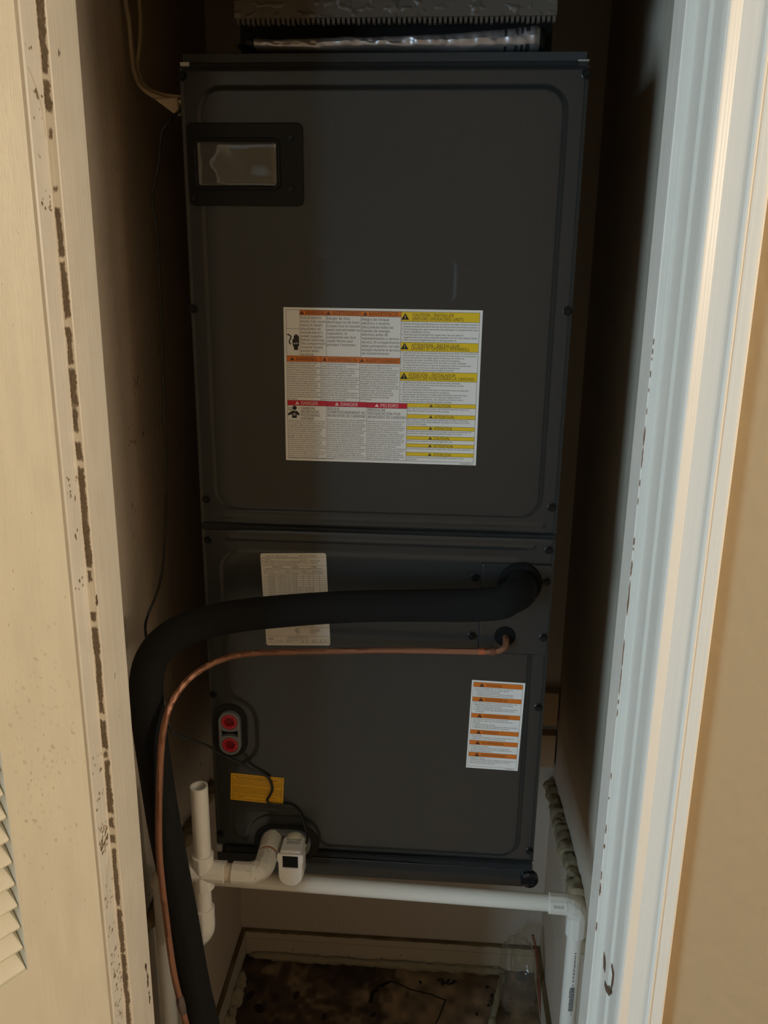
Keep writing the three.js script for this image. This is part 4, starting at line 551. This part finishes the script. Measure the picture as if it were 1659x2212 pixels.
// ---------------------------------------------------------------- condensate drain
const PR = 0.0134, HR = 0.0169;
const hub = (a, b) => { const d = b.clone().sub(a), l = d.length(); return lathe([[PR - 0.001, 0], [HR - 0.0008, 0], [HR, 0.0008], [HR, l - 0.0008], [HR - 0.0008, l], [PR - 0.001, l]], a, d); };
const bend = (c, d1, d2, R, r) => tube(Array.from({ length: 9 }, (_, i) => { const a = i / 8 * Math.PI / 2; return c.clone().addScaledVector(d1, R * (1 - Math.sin(a))).addScaledVector(d2, R * (1 - Math.cos(a))); }), r, { seg: 24, radial: 28 });
const drain = group('drain_trap', 'white plastic drain tee with open vent pipe joined to the cabinet port', 'drain pipe');
{
  const X = -0.167, Y = 0.803, Z = 0.0985, TX = -0.2595;
  const smudged = M.pvc.clone(); smudged.map = canvas(256, 256, (g, w, h) => { g.fillStyle = '#fff'; g.fillRect(0, 0, w, h); const r = rng(31); for (let k = 0; k < 26; k++) fleck(g, r() * w, r() * h, 2 + 5 * r(), 2 + 4 * r(), `rgba(110,96,70,${0.3 + 0.4 * r()})`, r); });
  mesh('nipple', cyl(V(X, Y, 0.008), V(X, Y, Z - 0.02), PR), M.pvc, drain);
  mesh('coupling', hub(V(X, Y, 0.014), V(X, Y, 0.05)), M.pvc, drain); mesh('glue_ring', at(new THREE.TorusGeometry(PR + 0.0006, 0.0012, 8, 32), X, Y, 0.0515), std(lin(0.45, 0.16, 0.08), 0.6), drain, 'red-brown primer ring');
  mesh('elbow', merge([tube(Array.from({ length: 13 }, (_, i) => { const a = i / 12 * Math.PI / 2, R = 0.024; return V(X - R * (1 - Math.cos(a)), Y, Z - R + R * Math.sin(a)); }), HR, { seg: 28, radial: 32 }), hub(V(X, Y, Z - 0.042), V(X, Y, Z - 0.022)), hub(V(X - 0.022, Y, Z), V(X - 0.046, Y, Z))]), smudged, drain, 'smudged white elbow');
  mesh('nipple', cyl(V(X - 0.04, Y, Z), V(TX + 0.02, Y, Z), PR), M.pvcGlue, drain);
  mesh('tee', merge([hub(V(TX + 0.0355, Y, Z), V(TX - 0.03, Y, Z)), hub(V(TX, Y - 0.004, Z), V(TX, Y + 0.031, Z)), hub(V(TX, Y + 0.004, Z), V(TX, Y - 0.029, Z))]), M.pvc, drain);
  mesh('vent_pipe', merge([new THREE.CylinderGeometry(PR, PR, 0.15, 48, 1, true), new THREE.CylinderGeometry(PR - 0.0026, PR - 0.0026, 0.15, 48, 1, true), at(new THREE.RingGeometry(PR - 0.0026, PR, 48).rotateX(-Math.PI / 2), 0, 0.075, 0)].map(g => at(g, TX, Y + 0.077, Z))), M.pvc, drain);
  const dx = TX - 0.003;
  mesh('drop_pipe', cyl(V(dx, Y - 0.02, Z), V(dx, 0.7, Z), PR), M.pvc, drain);
  mesh('trap_bend', merge([hub(V(dx, 0.735, Z), V(dx, 0.7, Z)), tube(Array.from({ length: 13 }, (_, i) => { const a = i / 12 * Math.PI / 2, R = 0.03; return V(dx - R * (1 - Math.cos(a)), 0.702 - R * Math.sin(a), Z); }), HR, { seg: 26, radial: 28 }), hub(V(dx - 0.028, 0.672, Z), V(dx - 0.05, 0.672, Z))]), M.pvc, drain);
}
function printed(draw) { const m = M.pvc.clone(); m.map = canvas(512, 1024, (g, w, h) => { g.fillStyle = '#fff'; g.fillRect(0, 0, w, h); draw(g, w, h); }); return m; }
const line = group('drain_line', 'long white plastic drain pipe crossing below the cabinet to a riser', 'drain pipe');
{
  const a = V(-0.335, 0.7415, 0.036), b = V(0.3, 0.7285, 0.036), RX = 0.3375;
  mesh('cross_pipe', cyl(a, b, PR), M.pvc, line);
  const em = M.pvc;
  mesh('elbow', merge([hub(V(0.29, 0.7287, 0.036), V(0.315, 0.728, 0.036)), tube(Array.from({ length: 13 }, (_, i) => { const t = i / 12 * Math.PI / 2, R = 0.024; return V(RX - R + R * Math.sin(t), 0.728 - R * (1 - Math.cos(t)), 0.036); }), HR, { seg: 26, radial: 32 }), hub(V(RX, 0.706, 0.036), V(RX, 0.672, 0.036))]), em, line);
  mesh('riser_pipe', (() => { const g = cyl(V(RX, 0.0, 0.036), V(RX, 0.69, 0.036), PR, { n: 48 }); return g; })(), printed((g, w, h) => {
    // u runs round the pipe; the side toward the viewer is near u = 0
    const T = (u0, y, s, size) => { g.save(); g.translate(u0, y); g.rotate(-Math.PI / 2); g.font = `bold ${size}px sans-serif`; g.fillStyle = '#20242a'; g.scale(1, 1); g.fillText(s, 0, 0); g.restore(); };
    for (const u of [6, 518]) { T(u + 4, (1 - 0.595 / 0.69) * h + 40, 'c-c CPRPWKH1', 17); const y0 = (1 - 0.575 / 0.69) * h, r = rng(4); for (let k = 0; k < 16; k++) { g.fillStyle = '#242a36'; const a = r() * 10; g.fillRect(u - 34 + a, y0 + k * 4.6, 56 - a, 2.6); } }
    g.fillStyle = 'rgba(80,70,60,0.7)'; g.fillRect(10, (1 - 0.525 / 0.69) * h, 5, 12);
  }), line);
  // printed patch on the elbow: a thin curved film on the hub
  const patch = new THREE.CylinderGeometry(HR + 0.0003, HR + 0.0003, 0.027, 16, 1, true, -0.45, 0.9).rotateZ(-Math.PI / 2).rotateX(-0.35);
  mesh('printed_patch', at(patch, 0.3045, 0.7284, 0.036), (() => { const m = M.pvc.clone(); m.side = THREE.DoubleSide; m.map = canvas(256, 256, (g, w, h) => { g.fillStyle = '#fff'; g.fillRect(0, 0, w, h); g.save(); g.translate(128, 128); g.rotate(-Math.PI / 2); text(g, 'MADE IN USA', 0, -26, 26, { align: 'center', bold: true, fill: '#2a2c30' }); text(g, 'D2466 3/4', 0, 6, 32, { align: 'center', bold: true, fill: '#2a2c30' }); text(g, 'PVC FITTING', 0, 34, 26, { align: 'center', bold: true, fill: '#2a2c30' }); g.restore(); }); return m; })(), line, 'faint black printing');
  // left end: elbow into the standpipe on the left wall
  mesh('elbow', merge([hub(V(-0.315, 0.7413, 0.036), V(-0.335, 0.7415, 0.036)), tube(Array.from({ length: 13 }, (_, i) => { const t = i / 12 * Math.PI / 2, R = 0.02; return V(-0.335 - R * Math.sin(t), 0.7415 - R * (1 - Math.cos(t)), 0.036); }), HR, { seg: 22, radial: 28 })]), M.pvc, line);
  mesh('standpipe', cyl(V(-0.355, 0, 0.036), V(-0.355, 0.722, 0.036), PR), printed((g, w, h) => { g.fillStyle = '#4a4640'; for (let k = 0; k < 12; k++) g.fillRect(60 + (k % 3) * 3, 30 + k * 9, 40, 5); }), line);
}
// float switch screwed into the right-hand port
const sw = group('float_switch', 'white drain float switch with a square black window', 'float switch');
{
  const X = -0.1285, Y = 0.8;
  mesh('collar', lathe([[0.012, 0], [0.018, 0], [0.0185, 0.001], [0.0185, 0.014], [0.0175, 0.016], [0.012, 0.016]], V(X, Y, 0.012), V(0, 0, 1)), phys(lin(0.72, 0.68, 0.5), 0.4), sw);
  const topMap = canvas(256, 256, (g, w, h) => { g.fillStyle = '#fff'; g.fillRect(0, 0, w, h); text(g, 'ALL-ACCESS®', 138, 56, 44, { bold: true, align: 'center', max: 216 }); text(g, 'MODEL AA1WC', 138, 100, 38, { bold: true, align: 'center', max: 190 }); g.fillStyle = INK; g.fillRect(34, 114, 196, 8); });
  const tm = M.whiteSwitch.clone(); tm.map = topMap;
  const B = { x0: X - 0.0175, x1: X + 0.0175, y0: Y - 0.012, y1: Y + 0.016, z0: 0.022, z1: 0.059 };
  mesh('body', bx(B.x0, B.x1, B.y0, B.y1, B.z0, B.z1, 0.003), M.whiteSwitch, sw);
  mesh('printed_top', (() => { const g = new THREE.PlaneGeometry(0.029, 0.031); g.rotateX(-Math.PI / 2); const b = bx(-0.0145, 0.0145, -0.0004, -0.00002, -0.0155, 0.0155); return merge([at(g, X, B.y1 + 0.0003, 0.0405), at(b, X, B.y1 + 0.0003, 0.0405)]); })(), tm, sw, 'white top with two lines of black lettering');
  const fs = new THREE.Shape(); const hw = 0.0195, yt = Y + 0.0135, yb = Y - 0.044; fs.moveTo(-hw - 0.0018, yt - 0.014); fs.lineTo(-hw - 0.0018, yt - 0.002); fs.lineTo(-hw, yt); fs.lineTo(hw, yt); fs.lineTo(hw + 0.0018, yt - 0.002); fs.lineTo(hw + 0.0018, yt - 0.014); fs.lineTo(hw, yt - 0.016); fs.lineTo(hw - 0.0005, yb + 0.017); fs.absarc(0, yb + 0.017, hw - 0.0005, 0, -Math.PI, true); fs.lineTo(-hw, yt - 0.016); fs.closePath();
  const hole = new THREE.Path(); hole.moveTo(-0.0125, yt - 0.0035); hole.lineTo(-0.0125, yt - 0.026); hole.lineTo(0.0125, yt - 0.026); hole.lineTo(0.0125, yt - 0.0035); hole.closePath(); fs.holes.push(hole);
  mesh('front_plate', at(slab(fs, 0.005, 0.0012, 20), X, 0, 0.0585), M.whiteSwitch, sw);
  mesh('window', bx(X - 0.0132, X + 0.0132, yt - 0.027, yt - 0.003, 0.0575, 0.0605), phys(lin(0.004, 0.005, 0.005), 0.5, { specularIntensity: 0.3 }), sw, 'square black window');
  mesh('side_rib', bx(X + 0.0175, X + 0.0205, Y - 0.03, Y + 0.002, 0.035, 0.0595, 0.001), M.whiteSwitch, sw);
  mesh('lower_body', bx(X - 0.0155, X + 0.0155, Y - 0.034, Y - 0.01, 0.03, 0.059, 0.004), M.whiteSwitch, sw);
}
// ---------------------------------------------------------------- wires
const wireA = [V(-0.268, 1.936, -0.05), ...[[374, 252, -0.045], [362, 266, -0.04], [350, 284, -0.04], [346, 310, -0.04], [343, 350, -0.04], [334, 395, -0.04], [328, 428, -0.04], [334, 470, -0.04], [341, 515, -0.04], [344, 600, -0.04], [349, 700, -0.04], [352, 800, -0.04], [356, 900, -0.038], [358, 1000, -0.036], [358, 1090, -0.032], [355, 1170, -0.028], [349, 1240, -0.02], [336, 1288, -0.012], [321, 1325, 0], [314, 1350, 0.02], [320, 1400, 0.05], [345, 1480, 0.07], [360, 1540, 0.085], [366, 1570, 0.09], [376, 1584, 0.086], [400, 1594, 0.075], [430, 1604, 0.06], [455, 1614, 0.045], [475, 1628, 0.03], [500, 1640, 0.02], [520, 1649, 0.014], [542, 1662, 0.009], [562, 1670, 0.007], [578, 1678, 0.006], [586, 1692, 0.0055], [588, 1706, 0.0055], [583, 1718, 0.0055], [577, 1728, 0.0055], [580, 1734, 0.0055], [592, 1738, 0.0055], [612, 1739, 0.006], [630, 1742, 0.006], [643, 1752, 0.006], [652, 1768, 0.006], [659, 1788, 0.008], [664, 1806, 0.018], [662, 1822, 0.03]].map(a => pz(...a))];
tag(mesh('control_wire', tube(wireA, 0.0021, { seg: 420, radial: 8 }), M.wireBlack), 'thin black control wire hanging down the left wall to the float switch', 'wire');
{
  const c1 = [[262, -60, -0.12], [270, 0, -0.12], [279, 55, -0.12], [284, 110, -0.118], [289, 150, -0.114], [302, 183, -0.108], [325, 203, -0.1], [352, 213, -0.09], [378, 219, -0.08], [396, 222, -0.075]].map(a => pz(...a));
  const c2 = [[296, -60, -0.15], [300, 0, -0.15], [303, 60, -0.148], [301, 105, -0.144], [297, 140, -0.138], [303, 168, -0.13], [318, 190, -0.12], [340, 202, -0.108], [365, 209, -0.095], [394, 212, -0.085]].map(a => pz(...a));
  tag(mesh('power_cable', tube(c1, (t, a) => 0.0052 * (1 - 0.35 * Math.abs(Math.sin(a))), { seg: 90 }), M.cream), 'outer cream sheathed power cable curving into the cabinet side', 'cable');
  tag(mesh('power_cable', tube(c2, (t, a) => 0.0048 * (1 - 0.35 * Math.abs(Math.sin(a))), { seg: 90 }), M.cream), 'inner cream sheathed power cable curving into the cabinet side', 'cable');
  const s = new THREE.Shape(); [[338, 217], [388, 212], [392, 246], [383, 249], [372, 243]].forEach(([u, v], i) => { const p = pz(u, v, -0.08); i ? s.lineTo(p.x, p.y) : s.moveTo(p.x, p.y); }); s.closePath();
  tag(mesh('cable_clamp', at(slab(s, 0.02, 0.003), 0, 0, -0.09), M.cream), 'cream wedge shaped cable clamp at the cabinet side', 'cable clamp');
}
// ---------------------------------------------------------------- rubbish on the closet floor
{
  const b = group('plastic_bag', 'clear plastic bag with a red edge slumped in the back corner', 'plastic bag');
  const film = phys(lin(0.97, 0.95, 0.9), 0.1, { transmission: 0.96, thickness: 0, ior: 1.35 });
  const g = new THREE.SphereGeometry(1, 64, 48), p = g.attributes.position, c = V(0.322, 0.088, CZ + 0.1);
  for (let i = 0; i < p.count; i++) { const x = p.getX(i), y = p.getY(i), z = p.getZ(i), q = a => Math.sign(a) * Math.abs(a) ** 0.6, n = 1 + 0.2 * (noise2(x * 3 + 7, y * 4 + z * 2, 66) - 0.5) + 0.12 * (noise2(x * 9 + 3, y * 9 + z * 5, 67) - 0.5), top = 1 - 0.25 * clamp(y); p.setXYZ(i, Math.min(CX1 - 0.014, c.x + q(x) * 0.044 * n * top), Math.max(0.001, c.y + q(y) * 0.087 * n), Math.max(CZ + 0.022, c.z + q(z) * 0.055 * n * top)); }
  g.computeVertexNormals(); mesh('film', g, film, b);
  mesh('red_edge', tube([[1151, 2020, 0.0], [1157, 2045, 0.01], [1160, 2075, 0.02], [1162, 2110, 0.04], [1166, 2160, 0.06], [1171, 2212, 0.08]].map(([u, v, d]) => pz(u, v, CZ + 0.075 + d)), (t, a) => 0.006 * (1 - 0.6 * Math.abs(Math.cos(a))), { seg: 40, radial: 10 }), std(lin(0.24, 0.05, 0.015), 0.6), b, 'red seal strip');
  const fd = px(1128, 2110, 'y', 0); tag(mesh('drain_cover', lathe([[0, 0.004], [0.013, 0.004], [0.0165, 0.003], [0.0175, 0]], V(fd.x, 0, fd.z), V(0, 1, 0)), std(lin(0.07, 0.055, 0.035), 0.6)), 'round dark drain cover on the floor inside the plastic bag', 'drain cover');
  tag(mesh('foam_bead', foamBead([[1086, 2103], [1080, 2130], [1072, 2165], [1066, 2195], [1058, 2235]].map(q => px(...q, 'y', 0.006)), 0.008, 99, 0.7), M.foamPale), 'short pale bead of spray foam beside the plastic bag', 'spray foam');
  const leaf = []; const r = rng(19); for (let k = 0; k < 7; k++) { const s = new THREE.Shape(), a0 = r() * 6.28, L = 0.012 + 0.012 * r(); s.moveTo(0, 0); s.quadraticCurveTo(L * 0.5, L * 0.45, L, 0); s.quadraticCurveTo(L * 0.5, -L * 0.4, 0, 0); const lg = slab(s, 0.0012, 0); lg.rotateX(-Math.PI / 2 + (r() - 0.5) * 0.8); lg.rotateY(a0); const q = px(965 + (r() - 0.5) * 22, 2124 + (r() - 0.5) * 12, 'y', 0); lg.translate(q.x, 0.004 + 0.006 * r(), q.z); leaf.push(lg); }
  tag(mesh('dead_leaf', merge(leaf), std(lin(0.012, 0.014, 0.016), 0.6)), 'crumpled black dead leaf on the closet floor', 'leaf');
}
for (const [kind, name] of [['foam_bead', 'beads of spray foam round the closet'], ['wooden_cleat', 'wooden cleats on the back wall'], ['power_cable', 'power cables beside the cabinet']])
  for (const o of scene.children) if (o.name.replace(/_\d{3}$/, '') === kind) o.userData.group = name;
renderer.render(scene, camera);
